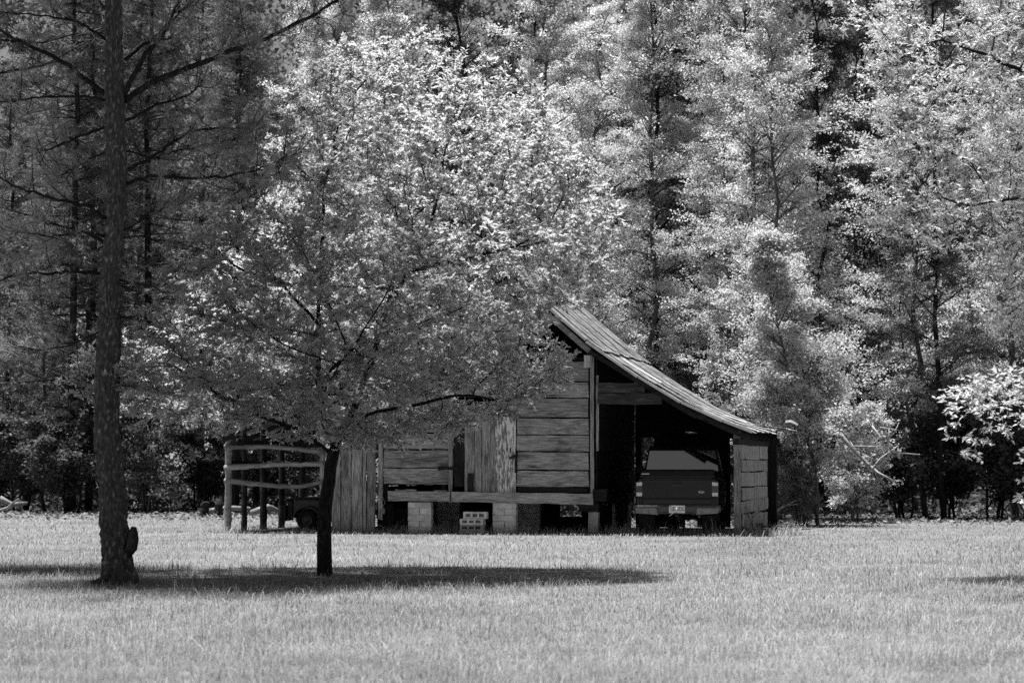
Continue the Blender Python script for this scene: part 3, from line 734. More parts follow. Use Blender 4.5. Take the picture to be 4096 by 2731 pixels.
def leaf_sprays(N, par, cnt, r, rng, maxcnt, twigs, per, tl, L, flat=.35, up=.15, center=(0, 0, 3), out=.8):
    """small twigs at the fine ends of a skeleton, leaves along each; returns leaf arrays and twig segments"""
    fine = np.where((cnt <= maxcnt) & (par >= 0))[0]
    i = np.repeat(fine, twigs); P0 = N[i]; ax = unit(N[i] - N[par[i]])
    d = unit(ax * .7 + rng.normal(0, .75, P0.shape) * [1, 1, flat] + [0, 0, up]); ln = rng.uniform(.4, 1.0, len(i))[:, None] * tl
    P1 = P0 + d * ln
    k = np.repeat(np.arange(len(i)), per); t = rng.uniform(.2, 1.08, len(k))[:, None]
    LP = P0[k] + d[k] * ln[k] * t
    LD = unit(d[k] * .6 + rng.normal(0, .65, LP.shape) * [1, 1, .6])
    cen = np.array(center); LN = unit(unit((LP - cen) * [1, 1, .7]) * out + rng.normal(0, .40, LP.shape) + [0, 0, 1.0])
    LL = L * rng.uniform(.55, 1.25, len(k))
    return P0, P1, LP, LD, LN, LL
def twig_mesh_add(mb_v, mb_f, P0, P1, r):
    """thin three-sided twigs as arrays"""
    n = len(P0); d = unit(P1 - P0); s = unit(np.cross(d, [0.3, .2, 1.0])); q = np.cross(d, s)
    Vv = np.empty((n, 4, 3)); Vv[:, 0] = P0 + s * r; Vv[:, 1] = P0 - s * r * .5 + q * r * .87; Vv[:, 2] = P0 - s * r * .5 - q * r * .87; Vv[:, 3] = P1
    b_ = np.arange(n)[:, None] * 4
    return Vv.reshape(-1, 3), np.concatenate([b_ + [0, 1, 3], b_ + [1, 2, 3], b_ + [2, 0, 3]])

# ------------------------------------------------------------------ the young broad tree in front of the barn
rng = np.random.default_rng(5)
HX, HY = -2.47, 32.0
hero = tag(empty('young_tree', (HX, HY, 0)), 'dark-trunked young leafy tree with wide forked crown in front of the barn', 'tree')
POLY = [(-3.44, 2.84), (-3.0, 2.15), (-2.05, 1.89), (-1.26, 1.85), (-.33, 1.72), (.99, 1.55), (1.92, 1.85), (2.58, 2.12), (3.37, 2.38), (3.24, 3.04), (2.95, 3.2), (3.0, 3.5), (3.64, 3.64), (3.93, 4.0), (3.77, 5.09), (3.1, 5.89), (2.98, 6.55), (2.05, 7.0), (1, 7.14), (.07, 7.08), (-.53, 6.28), (-.75, 5.22), (-1.65, 4.36), (-2.25, 3.5)]
n = 9000
x = rng.uniform(-3.5, 4, n); z = rng.uniform(1.5, 7.2, n); y = rng.uniform(-3.2, 3.0, n)
ok = in_poly(x, z, POLY)
xc = np.interp(z, [1.5, 2.5, 4, 5.5, 7.2], [-.1, -.1, .7, 1.3, 1.2]); wx = np.interp(z, [1.5, 2.5, 4, 5.5, 7.2], [2.6, 3.5, 3.3, 2.6, 1.2])
wy = np.interp(z, [1.5, 2.5, 4, 5.5, 7.2], [2.0, 3.1, 3.0, 2.3, .9])
rr = np.sqrt(((x - xc) / wx) ** 2 + (y / wy) ** 2); ok &= (rr < 1.05) & (rng.uniform(0, 1, n) < .25 + .75 * np.clip(rr, 0, 1) ** 1.5)
# thin spots: let the barn show through
ok &= ~((x > 2.2) & (z < 1.9)) 
att = np.stack([x, y, z], 1)[ok][:3400]
nodes = [(0, 0, 0)]; par = [-1]
def chain(start, pts, step=.14):
    cur = start
    for p in pts:
        a = np.array(nodes[cur]); p = np.array(p, float); k = max(1, int(np.linalg.norm(p - a) / step))
        for i in range(1, k + 1):
            q_ = a + (p - a) * i / k + (rng.normal(0, .012, 3) if cur > 6 else 0)
            nodes.append(tuple(q_)); par.append(cur); cur = len(nodes) - 1
    return cur
fork = chain(0, [(-.01, 0, .35), (-.01, 0, .8), (.06, .02, 1.4), (.13, .03, 1.72)])
lstem = chain(fork, [(-.0, .05, 2.0), (-.12, .1, 2.6), (-.1, .0, 3.3), (-.07, -.05, 3.9), (-.04, -.1, 4.9), (.05, -.1, 5.5)], .16)
rl = chain(fork, [(.26, -.05, 1.98), (.53, -.15, 2.6), (.77, -.2, 3.37), (1.06, -.2, 4.03), (1.35, -.1, 4.6), (1.6, 0, 5.3)], .16)
chain(fork, [(.35, .5, 2.2), (.6, 1.1, 3.0), (.8, 1.5, 3.9), (1.0, 1.6, 4.8)], .17)
chain(fork - 1, [(-.33, -.1, 1.92), (-.83, -.25, 2.1), (-1.3, -.3, 2.35), (-2.0, -.2, 2.75)], .17)
chain(fork + 6, [(.0, -.7, 2.35), (.2, -1.4, 2.7), (.5, -2.0, 2.9)], .17)
chain(fork, [(.6, -.3, 2.1), (1.2, -.6, 2.25), (1.75, -.7, 2.35), (2.4, -.6, 2.3)], .17)
chain(lstem - 12, [(-.6, -.2, 3.9), (-1.2, -.4, 4.05)], .17)
chain(rl - 8, [(1.8, -.5, 4.1), (2.5, -.7, 4.3)], .17)
N, P_ = colonize(att, nodes, par, .13, .26, 1.6, 90, rng, .05)
r, cnt, kids = skeleton_radii(N, P_, .0042, 2.35)
r[0:12] = np.maximum(r[0:12], np.linspace(.105, .078, 12)); r = np.minimum(r, .105)
mb = MB(); skeleton_mesh(mb, N, P_, r, kids)
tr = mb.build('trunk', M['bark_dark'], hero, smooth=True)
P0, P1, LP, LD, LN, LL = leaf_sprays(N, P_, cnt, r, rng, 8, 4, 14, .30, .070, center=(.4, 0, 3.4), out=.2)
print('hero nodes', len(N), 'leaves', len(LP))
V_, F_ = twig_mesh_add(None, None, P0, P1, .0032)
tag(link('twigs', np_mesh('twigs', V_, F_), M['bark_dark'], hero), kind='stuff')
tag(link('crown', leaf_mesh('crown', LP, LD, LN, LL, LL * .55, rng), M['leaf_hero'], hero), kind='stuff')

# ------------------------------------------------------------------ the tree reaching in from the right
rng = np.random.default_rng(8)
RX, RY = 8.3, 31.0
rt = tag(empty('overhanging_tree', (RX, RY, 0)), 'long-leaved tree reaching its boughs into the picture from the right edge', 'tree')
atts = []
for px, py, Y, ax, ay, az, k in ((1010, 90, 31, 1.5, 1.8, 1.3, 420), (930, 60, 30.5, 1.0, 1.0, .5, 190), (900, 150, 31, .75, .9, .4, 120), (985, 205, 31, 1.1, 1.4, .7, 260), (925, 235, 30.5, .45, .6, .2, 45), (1120, 60, 31, 2.0, 2.2, 2.0, 300), (1040, 305, 31, .9, 1.0, .35, 90),
                              (955, 398, 26.5, .20, .3, .10, 30), (1000, 388, 26.5, .42, .5, .22, 90), (995, 425, 26.4, .28, .3, .18, 46), (968, 452, 26.3, .12, .15, .10, 20), (1050, 395, 26.6, .5, .6, .36, 80), (1030, 505, 26.4, .1, .1, .1, 8), (1120, 250, 31, 1.5, 1.8, 1.2, 160), (1100, -120, 31, 2.4, 2.4, 1.6, 260), (880, 20, 30.5, .6, .7, .3, 60)):
    c_ = np.array(wpt(px, py, Y)) - [RX, RY, 0]
    d = unit(rng.normal(0, 1, (k, 3))) * rng.uniform(.2, 1, (k, 1)) ** (1 / 3)
    atts.append(c_ + d * [ax, ay, az])
att = np.concatenate(atts)
nodes = [(0, 0, 0)]; par = [-1]
t1 = chain(0, [(.1, 0, 1.0), (.05, 0, 2.4)], .2)
chain(t1, [(-.5, -1.2, 2.7), (-1.3, -3.0, 2.55), (-2.2, -4.3, 2.3)], .2)
t2 = chain(t1, [(.0, .1, 3.6), (-.1, .1, 5.0)], .2)
chain(t2 - 5, [(-.7, 0, 4.4), (-1.7, 0, 4.9), (-2.4, 0, 4.8)], .2)
chain(t2, [(-.8, 0, 5.9), (-1.8, -.2, 6.5), (-2.8, -.3, 6.9)], .2); chain(t2, [(.2, .1, 6.5), (.1, 0, 8)], .2)
N, P_ = colonize(att, nodes, par, .15, .24, 2.2, 90, rng, .03)
r, cnt, kids = skeleton_radii(N, P_, .0035, 2.4); r = np.minimum(r, .14)
mb = MB(); skeleton_mesh(mb, N, P_, r, kids); mb.build('trunk', M['bark_dark'], rt, smooth=True)
P0, P1, LP, LD, LN, LL = leaf_sprays(N, P_, cnt, r, rng, 5, 3, 11, .24, .072, center=(0, .5, 4.5))
print('right nodes', len(N), 'leaves', len(LP))
V_, F_ = twig_mesh_add(None, None, P0, P1, .0035); tag(link('twigs', np_mesh('twigs', V_, F_), M['bark_dark'], rt), kind='stuff')
tag(link('crown', leaf_mesh('crown', LP, LD, LN, LL, LL * .34, rng), M['leaf_right'], rt), kind='stuff')

# ------------------------------------------------------------------ the pine on the left
PY = 29.86
pine = tag(empty('pine_tree', wpt(118, 583, PY) * 1), 'rough-barked pine with bare lower limbs and a broken stub at its foot', 'tree')
PB = pine.location.copy()
axis_px = [(118.5, 585, 33), (118, 570, 32), (117.5, 555, 31.5), (116, 540, 30), (113.5, 520, 28.5), (111, 479, 26.5), (107, 430, 26), (107, 392, 26), (109, 330, 23), (110, 283, 21.5), (115, 230, 21), (117, 196, 20.5), (116, 150, 21), (115, 109, 21), (114, 60, 18), (113.5, 9, 16)]
ax = [(wpt(p, q_, PY) - PB, w / 81.0 / 2) for p, q_, w in axis_px]
ax += [(Vector((ax[-1][0].x - .1 * i, .05 * i, ax[-1][0].z + 1.2 * i)), .10 - .011 * i) for i in range(1, 8)]
zz = np.array([a.z for a, _ in ax]); axx = np.array([a.x for a, _ in ax]); axy = np.array([a.y for a, _ in ax]); axr = np.array([w for _, w in ax])
SEG, RNGS = 72, 330
zt = np.concatenate([np.linspace(zz[0], 7.3, RNGS - 30), np.linspace(7.35, zz[-1], 30)])
vv = []; val = []
for z in zt:
    cx, cy_, cr = np.interp(z, zz, axx), np.interp(z, zz, axy), np.interp(z, zz, axr)
    for q_ in range(SEG):
        a = 2 * math.pi * q_ / SEG
        p = Vector((math.cos(a) * 2.2, math.sin(a) * 2.2, z * 4.4 + .7 * noise.noise((math.cos(a) * 2, math.sin(a) * 2, z * 3))))
        dd, pp = noise.voronoi(p * 1.35)
        crack = min(1.0, (dd[1] - dd[0]) * 2.6)
        dd2, p2 = noise.voronoi(Vector((math.cos(a) * 5.5, math.sin(a) * 5.5, z * 19)))
        flake = min(1, (dd2[1] - dd2[0]) * 3)
        flare = .16 * max(0, .38 - z) ** 1.3 * (1 + .6 * math.sin(3 * a + 1))
        rad = cr * (.93 + .13 * noise.noise((math.cos(a), math.sin(a), z * 1.5))) + flare + .034 * crack ** .6 + .010 * flake - .024 + .008 * noise.noise(p * 3)
        vv.append((cx + rad * math.cos(a), cy_ + rad * math.sin(a), z)); val.append((noise.cell(p2[0] * 7.3 + Vector((3.1, 1.7, .4))) * .5 + .5) * (1 if flake > .25 and crack > .35 else .5))
vv = np.array(vv); i, j = np.meshgrid(np.arange(len(zt) - 1), np.arange(SEG), indexing='ij')
F = np.stack([i * SEG + j, i * SEG + (j + 1) % SEG, (i + 1) * SEG + (j + 1) % SEG, (i + 1) * SEG + j], -1).reshape(-1, 4)
tr = link('trunk', np_mesh('pine_trunk', vv, F, np.array(val)), M['bark_flaky'], pine, smooth=True)
# broken stub low on the right of the trunk
mb = MB(); mb.tube([Vector(wpt(126, 553, PY - .05)) - PB, Vector(wpt(131, 546, PY - .08)) - PB, Vector(wpt(133, 538, PY - .1)) - PB, Vector(wpt(133, 531, PY - .1)) - PB, Vector(wpt(134, 526, PY - .1)) - PB], [.07, .075, .065, .055, .03], 12, True, .16)
mb.build('broken_stub', M['bark_pine'], pine, smooth=True)
mb = MB(); mb.tube([Vector(wpt(110, 577, PY - .15)) - PB, Vector(wpt(97, 582, PY - .3)) - PB, Vector(wpt(82, 583.5, PY - .35)) - PB], [.07, .045, .01], 8, True, .1); mb.build('surface_root', M['bark_pine'], pine, smooth=True)
limbs = [  # (points in the picture, dy at the tip, base radius, dead?)
    ([(124, 99), (160, 79), (223, 54), (268, 37), (315, 14.5), (342, -3), (365, -25)], -.6, .042, 0),
    ([(123, 95), (145, 55), (164, 35), (177, 4), (182, -30)], -.3, .036, 0),
    ([(109, 96), (58, 59), (17, 39), (-20, 20), (-60, 0)], .5, .034, 1),
    ([(127, 183), (149, 176), (210, 178), (247, 173), (276, 162), (288, 155)], -.8, .024, 0),
    ([(126, 120), (157, 104), (187, 96), (205, 82)], .9, .022, 0),
    ([(127, 170), (160, 152), (187, 132), (215, 128), (250, 128)], 1.0, .024, 0),
    ([(108, 126), (72, 139), (46, 150), (20, 146)], .6, .022, 0),
    ([(105, 218), (90, 207), (58, 199), (22, 189), (0, 178), (-40, 160)], -.7, .026, 0),
    ([(109, 100), (70, 96), (43, 97), (0, 103), (-40, 100)], -.6, .020, 0),
    ([(103, 240), (74, 229), (53, 225), (30, 215), (-10, 205)], .6, .022, 0),
    ([(106, 235), (80, 232), (50, 236), (15, 230)], -.8, .018, 0),
    ([(99, 274), (74, 271), (48, 273), (21, 272), (0, 280), (-30, 276)], -.4, .024, 0),
    ([(118, 279), (130, 281), (149, 286), (165, 292)], -.5, .020, 1),
    ([(97, 316), (83, 314), (53, 315), (46, 312)], -.4, .018, 1),
    ([(118, 317), (133, 317), (141, 319)], -.4, .016, 1),
    ([(122, 232), (142, 219), (158, 203), (166, 190)], -.5, .016, 0),
    ([(119, 238), (140, 236), (165, 240), (205, 250)], .5, .012, 1),
    ([(125, 60), (150, 40), (175, 18), (200, -12)], 1.1, .024, 0),
    ([(108, 40), (80, 22), (40, 15), (0, 12)], -1.0, .022, 0),
    ([(108, 150), (85, 162), (60, 175), (30, 172)], 1.2, .016, 0),
    ([(126, 150), (150, 158), (180, 150), (230, 140), (262, 128)], 1.4, .016, 0),
    ([(112, 10), (85, -5), (55, -12)], .8, .02, 0), ([(100, 330), (70, 345), (40, 350), (10, 345)], 1.2, .014, 0)]
rng = np.random.default_rng(21); rnd.seed(5)
mb = MB(); tufts = []
def limb(pts, r0, dead, ntw, mbx):
    m_ = len(pts) * 5; P = []
    for i in range(m_ + 1):
        t = i / m_ * (len(pts) - 1); k = min(int(t), len(pts) - 2); P.append(pts[k].lerp(pts[k+1], t - k))
    P = [p + Vector(rng.normal(0, .008, 3)) for p in P]
    mbx.tube(P, [max(.006, r0 * (1 - .72 * i / m_)) for i in range(m_ + 1)], 7 if r0 > .015 else 5)
    L = sum((b_ - a).length for a, b_ in zip(P, P[1:]))
    for s in range(int(L * ntw)):
        t = rng.uniform(.12 if dead else .25, 1.0); i = min(int(t * m_), m_ - 1); p = P[i]; d = (P[i+1] - P[i]).normalized()
        dirv = (d * .6 + Vector(rng.normal(0, .8, 3) * [1, 1, .75]) + Vector((0, 0, .05))).normalized(); ln = rng.uniform(.18, .65) * (.7 if dead else 1)
        q1 = p + dirv * ln * .5 + Vector((0, 0, -.04 * ln)); q2 = q1 + (dirv * .8 + Vector((0, 0, .55))).normalized() * ln * .5
        mbx.tube([p, q1, q2], [.007, .0055, .004], 4, False)
        if dead and rng.uniform() < .7: continue
        tufts.append((q2, (q2 - q1).normalized()))
        for kk in range(rng.integers(0, 3)):
            e = q1 + (Vector(rng.normal(0, 1, 3)).normalized() * .6 + dirv * .5 + Vector((0, 0, .3))).normalized() * rng.uniform(.12, .3)
            mbx.tube([q1, e], [.0045, .003], 3, False); tufts.append((e, (e - q1).normalized()))
    if not dead: tufts.append((P[-1], (P[-1] - P[-2]).normalized()))
for pts, dy, r0, dead in limbs:
    n_ = len(pts)
    P = [Vector(wpt(px, py, PY + dy * (i / (n_ - 1)) ** 1.0)) - PB for i, (px, py) in enumerate(pts)]
    limb(P, r0, dead, 9 if not dead else 5, mb)
crown_start = len(tufts)
for k in range(130):     # the crown above the picture, thickened to shade the young tree
    z = rng.uniform(7.9, 14.0); a = rng.uniform(0, 2 * math.pi); L = rng.uniform(1.8, 4.2) * (1 - (z - 7.6) / 12)
    b0 = Vector((np.interp(z, zz, axx), np.interp(z, zz, axy), z)); d = Vector((math.cos(a), math.sin(a), .25))
    limb([b0, b0 + d * L * .5, b0 + d * L + Vector((0, 0, .2))], .03, 0, 10, mb)
mb.build('limbs', M['bark_dark'], pine, smooth=True)
TP = np.array([t[0] for t in tufts]); TD = np.array([t[1] for t in tufts]); NT = 46
i = np.repeat(np.arange(len(TP)), NT)
t_ = rng.uniform(-.16, .02, len(i))[:, None]; B = TP[i] + TD[i] * t_
D = unit(TD[i] * rng.uniform(.2, 1.0, len(i))[:, None] + rng.normal(0, .5, (len(i), 3))); L = rng.uniform(.10, .19, len(i))[:, None]
sd = unit(np.cross(D, rng.normal(0, 1, D.shape))) * np.where(i < crown_start, .0026, .0065)[:, None]  # unseen crown needles widened to cast denser shade
tip = B + D * L - np.array([0, 0, 1]) * L * .12
V_ = np.stack([B - sd, B + sd, tip], 1).reshape(-1, 3); F_ = np.arange(len(i) * 3).reshape(-1, 3)
tag(link('needles', np_mesh('needles', V_, F_, np.repeat(np.clip(rng.normal(.5, .22, len(i)), 0, 1), 3)), M['needle'], pine), kind='stuff')
print('pine tufts', len(TP))

# ------------------------------------------------------------------ the wood behind: prototypes
HIDE = []
def leafy_proto(name, seed, H, Rr, z0, nbr, nsub, nleaf, leaf, mleaf, mbark, rtr=.10, rise=.55, lean=.0, bare=.0, stems=1):
    rng = np.random.default_rng(seed); root = empty(name); mb = MB(); mb_br = []
    BP0 = []; BP1 = []; SP0 = []; SP1 = []
    for s in range(stems):
        a0 = rng.uniform(0, 6.28); sp = (0 if stems == 1 else rng.uniform(.15, .4)); hh = H * (1 if stems == 1 else rng.uniform(.7, 1))
        k = 12; tp = []
        bx, by = rng.normal(0, .12 if stems > 1 else 0, 2)
        for i in range(k + 1):
            t = i / k; tp.append(Vector((bx + math.cos(a0) * (sp * hh * t ** 1.3 + lean * hh * t) + rng.normal(0, .055 * hh / 8), by + math.sin(a0) * (sp * hh * t ** 1.3) + rng.normal(0, .055 * hh / 8), hh * t)))
        mb.tube(tp, [rtr / math.sqrt(stems) * (1 - .88 * (i / k)) + .008 for i in range(k + 1)], 7)
        for b_ in range(nbr // stems):
            t = (z0 / H) + (1 - z0 / H) * rng.uniform(0, 1) ** .9; t = min(t, .985)
            i = min(int(t * k), k - 1); p = tp[i].lerp(tp[i+1], t * k - i)
            f = (t - z0 / H) / (1 - z0 / H); L = Rr * (.35 + .75 * math.sin(math.pi * (.18 + .78 * f))) * rng.uniform(.55, 1.15) * (1 - .45 * f)
            a = rng.uniform(0, 2 * math.pi); el = rise * rng.uniform(.3, 1.3) + .5 * f
            d = Vector((math.cos(a) * math.cos(el), math.sin(a) * math.cos(el), math.sin(el)))
            q1 = p + d * L * .5 + Vector(rng.normal(0, .06, 3)); q2 = p + d * L * .9 + Vector((0, 0, -.16 * L)) + Vector(rng.normal(0, .1, 3))
            mb.tube([p, q1, q2], [.012 + .012 * L / 2, .009, .004], 4, False)
            for s_ in range(nsub):
                u = rng.uniform(.3, 1.0); c_ = p.lerp(q1, u * 2) if u < .5 else q1.lerp(q2, u * 2 - 1)
                dd = (d * .55 + Vector(rng.normal(0, .7, 3) * [1, 1, .45])).normalized(); e = c_ + dd * L * rng.uniform(.18, .42)
                SP0.append(tuple(c_)); SP1.append(tuple(e))
    SP0 = np.array(SP0); SP1 = np.array(SP1)
    tr = mb.build('trunk', M[mbark], root, smooth=True)
    V_, F_ = twig_mesh_add(None, None, SP0, SP1, .006); tag(link('twigs', np_mesh('twigs', V_, F_), M[mbark], root), kind='stuff')
    alive = rng.uniform(0, 1, len(SP0)) > bare
    k = np.repeat(np.where(alive)[0], nleaf); t = rng.uniform(.1, 1.1, len(k))[:, None]
    LP = SP0[k] + (SP1[k] - SP0[k]) * t + rng.normal(0, 1, (len(k), 3)) * [.09, .09, .05]
    LD = unit(rng.normal(0, 1, LP.shape) * [1, 1, .6]); LN = unit(unit(LP * [1, 1, 0] + 1e-6) * .7 + rng.normal(0, .4, LP.shape) + [0, 0, .8]); LL = leaf * rng.uniform(.5, 1.3, len(k))
    tag(link('crown', leaf_mesh('crown', LP, LD, LN, LL, LL * .6, rng, .15), M[mleaf], root), kind='stuff')
    HIDE.append(root); return root
def pine_proto(name, seed, H, Rr, z0):
    rng = np.random.default_rng(seed); root = empty(name); mb = MB(); TP = []; TD = []
    tp = [Vector((rng.normal(0, .05), rng.normal(0, .05), H * i / 14)) for i in range(15)]
    mb.tube(tp, [.12 * (1 - .85 * i / 14) + .01 for i in range(15)], 8)
    for b_ in range(150):
        f = rng.uniform(0, 1); z = z0 + (H - z0) * f; i = min(int(z / H * 14), 13); p = tp[i].lerp(tp[i+1], z / H * 14 - i)
        L = Rr * (1.05 - .75 * f) * rng.uniform(.5, 1.1); a = rng.uniform(0, 6.28); d = Vector((math.cos(a), math.sin(a), rng.uniform(-.1, .45))).normalized()
        q1 = p + d * L * .6; q2 = q1 + (d + Vector((0, 0, .35))).normalized() * L * .4
        mb.tube([p, q1, q2], [.022, .014, .006], 4, False)
        for s in range(20):
            u = rng.uniform(.2, 1); c_ = p.lerp(q1, u / .6) if u < .6 else q1.lerp(q2, (u - .6) / .4)
            e = c_ + (d * .5 + Vector(rng.normal(0, .7, 3) * [1, 1, .6])).normalized() * rng.uniform(.1, .5); TP.append(tuple(e)); TD.append(tuple((e - c_).normalized()))
    mb.build('trunk', M['bark_mid'], root, smooth=True)
    TP = np.array(TP); TD = np.array(TD); i = np.repeat(np.arange(len(TP)), 16)
    B = TP[i] + TD[i] * rng.uniform(-.15, .05, len(i))[:, None]; D = unit(TD[i] * .6 + rng.normal(0, .55, (len(i), 3))); L = rng.uniform(.12, .24, len(i))[:, None]
    sd = unit(np.cross(D, rng.normal(0, 1, D.shape))) * .011
    V_ = np.stack([B - sd, B + sd, B + D * L], 1).reshape(-1, 3)
    tag(link('crown', np_mesh('needles', V_, np.arange(len(i) * 3).reshape(-1, 3), np.repeat(np.clip(rng.normal(.5, .22, len(i)), 0, 1), 3)), M['needle_dark'], root), kind='stuff')
    HIDE.append(root); return root

pale = [leafy_proto('pale_leaf_tree', 31, 17, 2.9, 2.6, 92, 8, 62, .078, 'leaf_pale', 'bark_grey', .085),
        leafy_proto('pale_leaf_tree', 32, 19, 2.6, 4.2, 100, 8, 60, .076, 'leaf_pale', 'bark_grey', .08, .6),
        leafy_proto('pale_leaf_tree', 33, 15.5, 3.2, 2.0, 90, 9, 60, .08, 'leaf_pale', 'bark_grey', .075, .45, .06, .3)]
mid = [leafy_proto('mid_leaf_tree', 41, 18, 2.8, 3.0, 110, 8, 72, .078, 'leaf_mid', 'bark_mid', .09),
       leafy_proto('mid_leaf_tree', 42, 16, 3.0, 2.2, 100, 8, 74, .08, 'leaf_mid', 'bark_grey', .075, .5, .05)]
dense = [leafy_proto('shade_toned_tree', 45, 20, 3.2, 2.0, 110, 8, 60, .10, 'leaf_dark', 'bark_mid', .10), leafy_proto('shade_toned_tree', 46, 18, 3.4, 1.4, 100, 8, 60, .10, 'leaf_dark', 'bark_mid', .09)]  # leaf tone lowered so the back rows read as shaded gaps
pines = [pine_proto('wood_pine', 51, 19, 3.3, 2.6), pine_proto('wood_pine', 52, 17, 3.4, 1.6)]
saps = [leafy_proto('slender_sapling', 61, 11, 1.5, 3.5, 40, 6, 16, .10, 'leaf_mid', 'bark_grey', .06, .6, .06, .35),
        leafy_proto('slender_sapling', 62, 9, 1.3, 2.6, 36, 6, 16, .10, 'leaf_pale', 'bark_grey', .05, .6, .1, .35)]
shrubs = [leafy_proto('leafy_shrub', 71, 3.6, 1.5, .3, 60, 7, 34, .10, 'leaf_mid', 'bark_grey', .06, .7, 0, .1, 4),
          leafy_proto('leafy_shrub', 72, 2.6, 1.3, .2, 50, 7, 34, .10, 'leaf_dark', 'bark_mid', .05, .7, 0, .05, 4),
          leafy_proto('leafy_shrub', 73, 4.6, 1.6, .5, 66, 7, 34, .10, 'leaf_pale', 'bark_grey', .06, .7, 0, .1, 3)]
bright = leafy_proto('bright_small_tree', 81, 6.4, 1.75, .7, 110, 9, 60, .075, 'leaf_bright', 'bark_grey', .05, .75, 0, .06, 2)
first = set()
prnd = random.Random(99)
def place(proto, x, y, label, cat, group, sc=None, rz=None, sz=None):
    key = proto.name
    if key in first: o = copy_tree(proto)
    else: o = proto; first.add(key)
    s = sc or prnd.uniform(.88, 1.12)
    o.location = (x, y, 0); o.rotation_euler = (0, 0, prnd.uniform(0, 6.28) if rz is None else rz); o.scale = (s, s, s * (sz or 1))
    return tag(o, label, cat, group)
def xa(px, Y): return (px - 512) / FPX * Y
# named individuals along the edge of the wood
place(bright, xa(812, 57.9), 57.9, 'bright small leafy tree beside the right end of the barn', 'tree', None, 1.08, 1.0)
place(shrubs[2], xa(852, 61.5), 61.5, 'pale bushy shrub right of the bright small tree', 'shrub', None, .8)
place(shrubs[0], xa(800, 57.6), 57.6, 'low grey-stemmed shrub at the back corner post of the lean-to', 'shrub', None, .55)
place(shrubs[0], xa(745, 60.5), 60.5, 'leafy shrub seen through the gap behind the parked truck', 'shrub', None, .9)
place(shrubs[1], xa(20, 75.5), 75.5, 'dark shrub at the left edge behind the fallen log', 'shrub', None, 1.3)
place(shrubs[1], xa(75, 73.5), 73.5, 'dark shrub left of the pine trunk at the edge of the wood', 'shrub', None, 1.25)
place(shrubs[0], xa(150, 73.5), 73.5, 'grey-leaved shrub between the pine trunk and the log pen', 'shrub', None, 1.0)
place(pines[0], xa(73, 75), 75, 'thick dark pine trunk left of the near pine at the edge of the wood', 'tree', None, 1.1, .3)
place(pines[1], xa(90, 77), 77, 'thinner dark pine close beside the thick one at the wood edge', 'tree', None, 1.05, 1.3)
near_pine = pine_proto('near_pine', 53, 17, 2.6, 6.6)
place(near_pine, xa(-75, 34), 34, 'pine outside the left edge whose dark boughs hang into the top left corner', 'tree', None, 1.0, .4)
MARKS = [(-60, 'left of the picture edge'), (20, 'behind the fallen log at far left'), (95, 'behind the trunk of the near pine'), (160, 'between the near pine and the log pen'), (235, 'behind the pale pen post'), (285, 'behind the dark pen posts'), (330, 'behind the trunk of the young tree'), (357, 'straight above the vertical plank panel'), (420, 'straight above the left block pier'), (462, 'straight above the door post'), (505, 'straight above the barn door'), (545, 'straight above the planks right of the door'), (592, 'straight above the corner of the barn wall'), (625, 'straight above the header planks of the lean-to'), (655, 'straight above the left tail light of the truck'), (683, 'straight above the licence plate of the truck'), (712, 'straight above the right tail light of the truck'), (738, 'straight above the front post of the right lean-to'), (770, 'straight above the back corner of the right lean-to'), (805, 'straight above the short old post'), (835, 'behind the bright small tree'), (885, 'behind the tangle of bleached dead branches'), (925, 'in the dark gap right of the dead branches'), (965, 'behind the low leafy bough at right'), (1010, 'at the right edge of the picture'), (1080, 'just beyond the right edge of the picture')]
used_l = set()
def where(px, k, lab, grp):
    if k > 3: return lab, grp
    m_ = min(MARKS, key=lambda q_: abs(q_[0] - px))[1]
    l2 = ['nearest ', 'second-row ', 'third-row ', 'fourth-row '][k] + lab + ' ' + m_
    if l2 in used_l: l2 = 'other ' + l2
    used_l.add(l2); return l2, grp
# rows of the wood
ROWS = [(63, 0), (67.5, 1), (72, 2), (77, 3), (82, 4), (88, 5), (95, 6), (103, 7)]
for Y0, k in ROWS:
    half = Y0 * .235 + 2; xs = -half + prnd.uniform(0, 2)
    while xs < half:
        px = 512 + xs / Y0 * FPX
        Y = Y0 + prnd.uniform(-1.8, 1.8); x = xs + prnd.uniform(-.7, .7)
        edge = 73 if px < 340 else (64 if px < 760 else 62.5)
        if Y > edge:
            u = prnd.random(); k2 = int(np.clip((Y - edge) // 4.6, 0, 9))
            if px < 300:
                if u < .62: pr, lab, grp = prnd.choice(pines), 'dark needled pine', 'pines in the left side of the wood'
                elif u < .86: pr, lab, grp = prnd.choice(mid), 'mid-toned leafy tree', 'leafy trees among the left pines'
                else: pr, lab, grp = saps[0], 'thin sapling', 'saplings among the left pines'
                far = lab + ' deep in the shadowy left side of the wood'
            else:
                a1, a2, a3 = ((.50, .68, .88) if k2 <= 1 else (.34, .52, .94)) 
                if u < a1: pr, lab, grp = prnd.choice(pale), 'tall pale-leaved tree', 'pale trees of the wood'
                elif u < a2: pr, lab, grp = prnd.choice(mid), 'tall darker leafy tree', 'darker trees of the wood'
                elif u < a3 and k2 > 0: pr, lab, grp = prnd.choice(dense), 'dense tree with shade-darkened leaves', 'dense dark trees of the wood'
                else: pr, lab, grp = prnd.choice(saps), 'slender bare-stemmed sapling', 'saplings of the wood'
                far = lab + ' deep in the sunlit wood behind the barn'
            l2, g2 = where(px, k2, lab, grp)
            place(pr, x, Y, l2 if k2 <= 3 else far, 'tree', grp)
        xs += prnd.uniform(2.3, 3.6) * (1 + .06 * k)
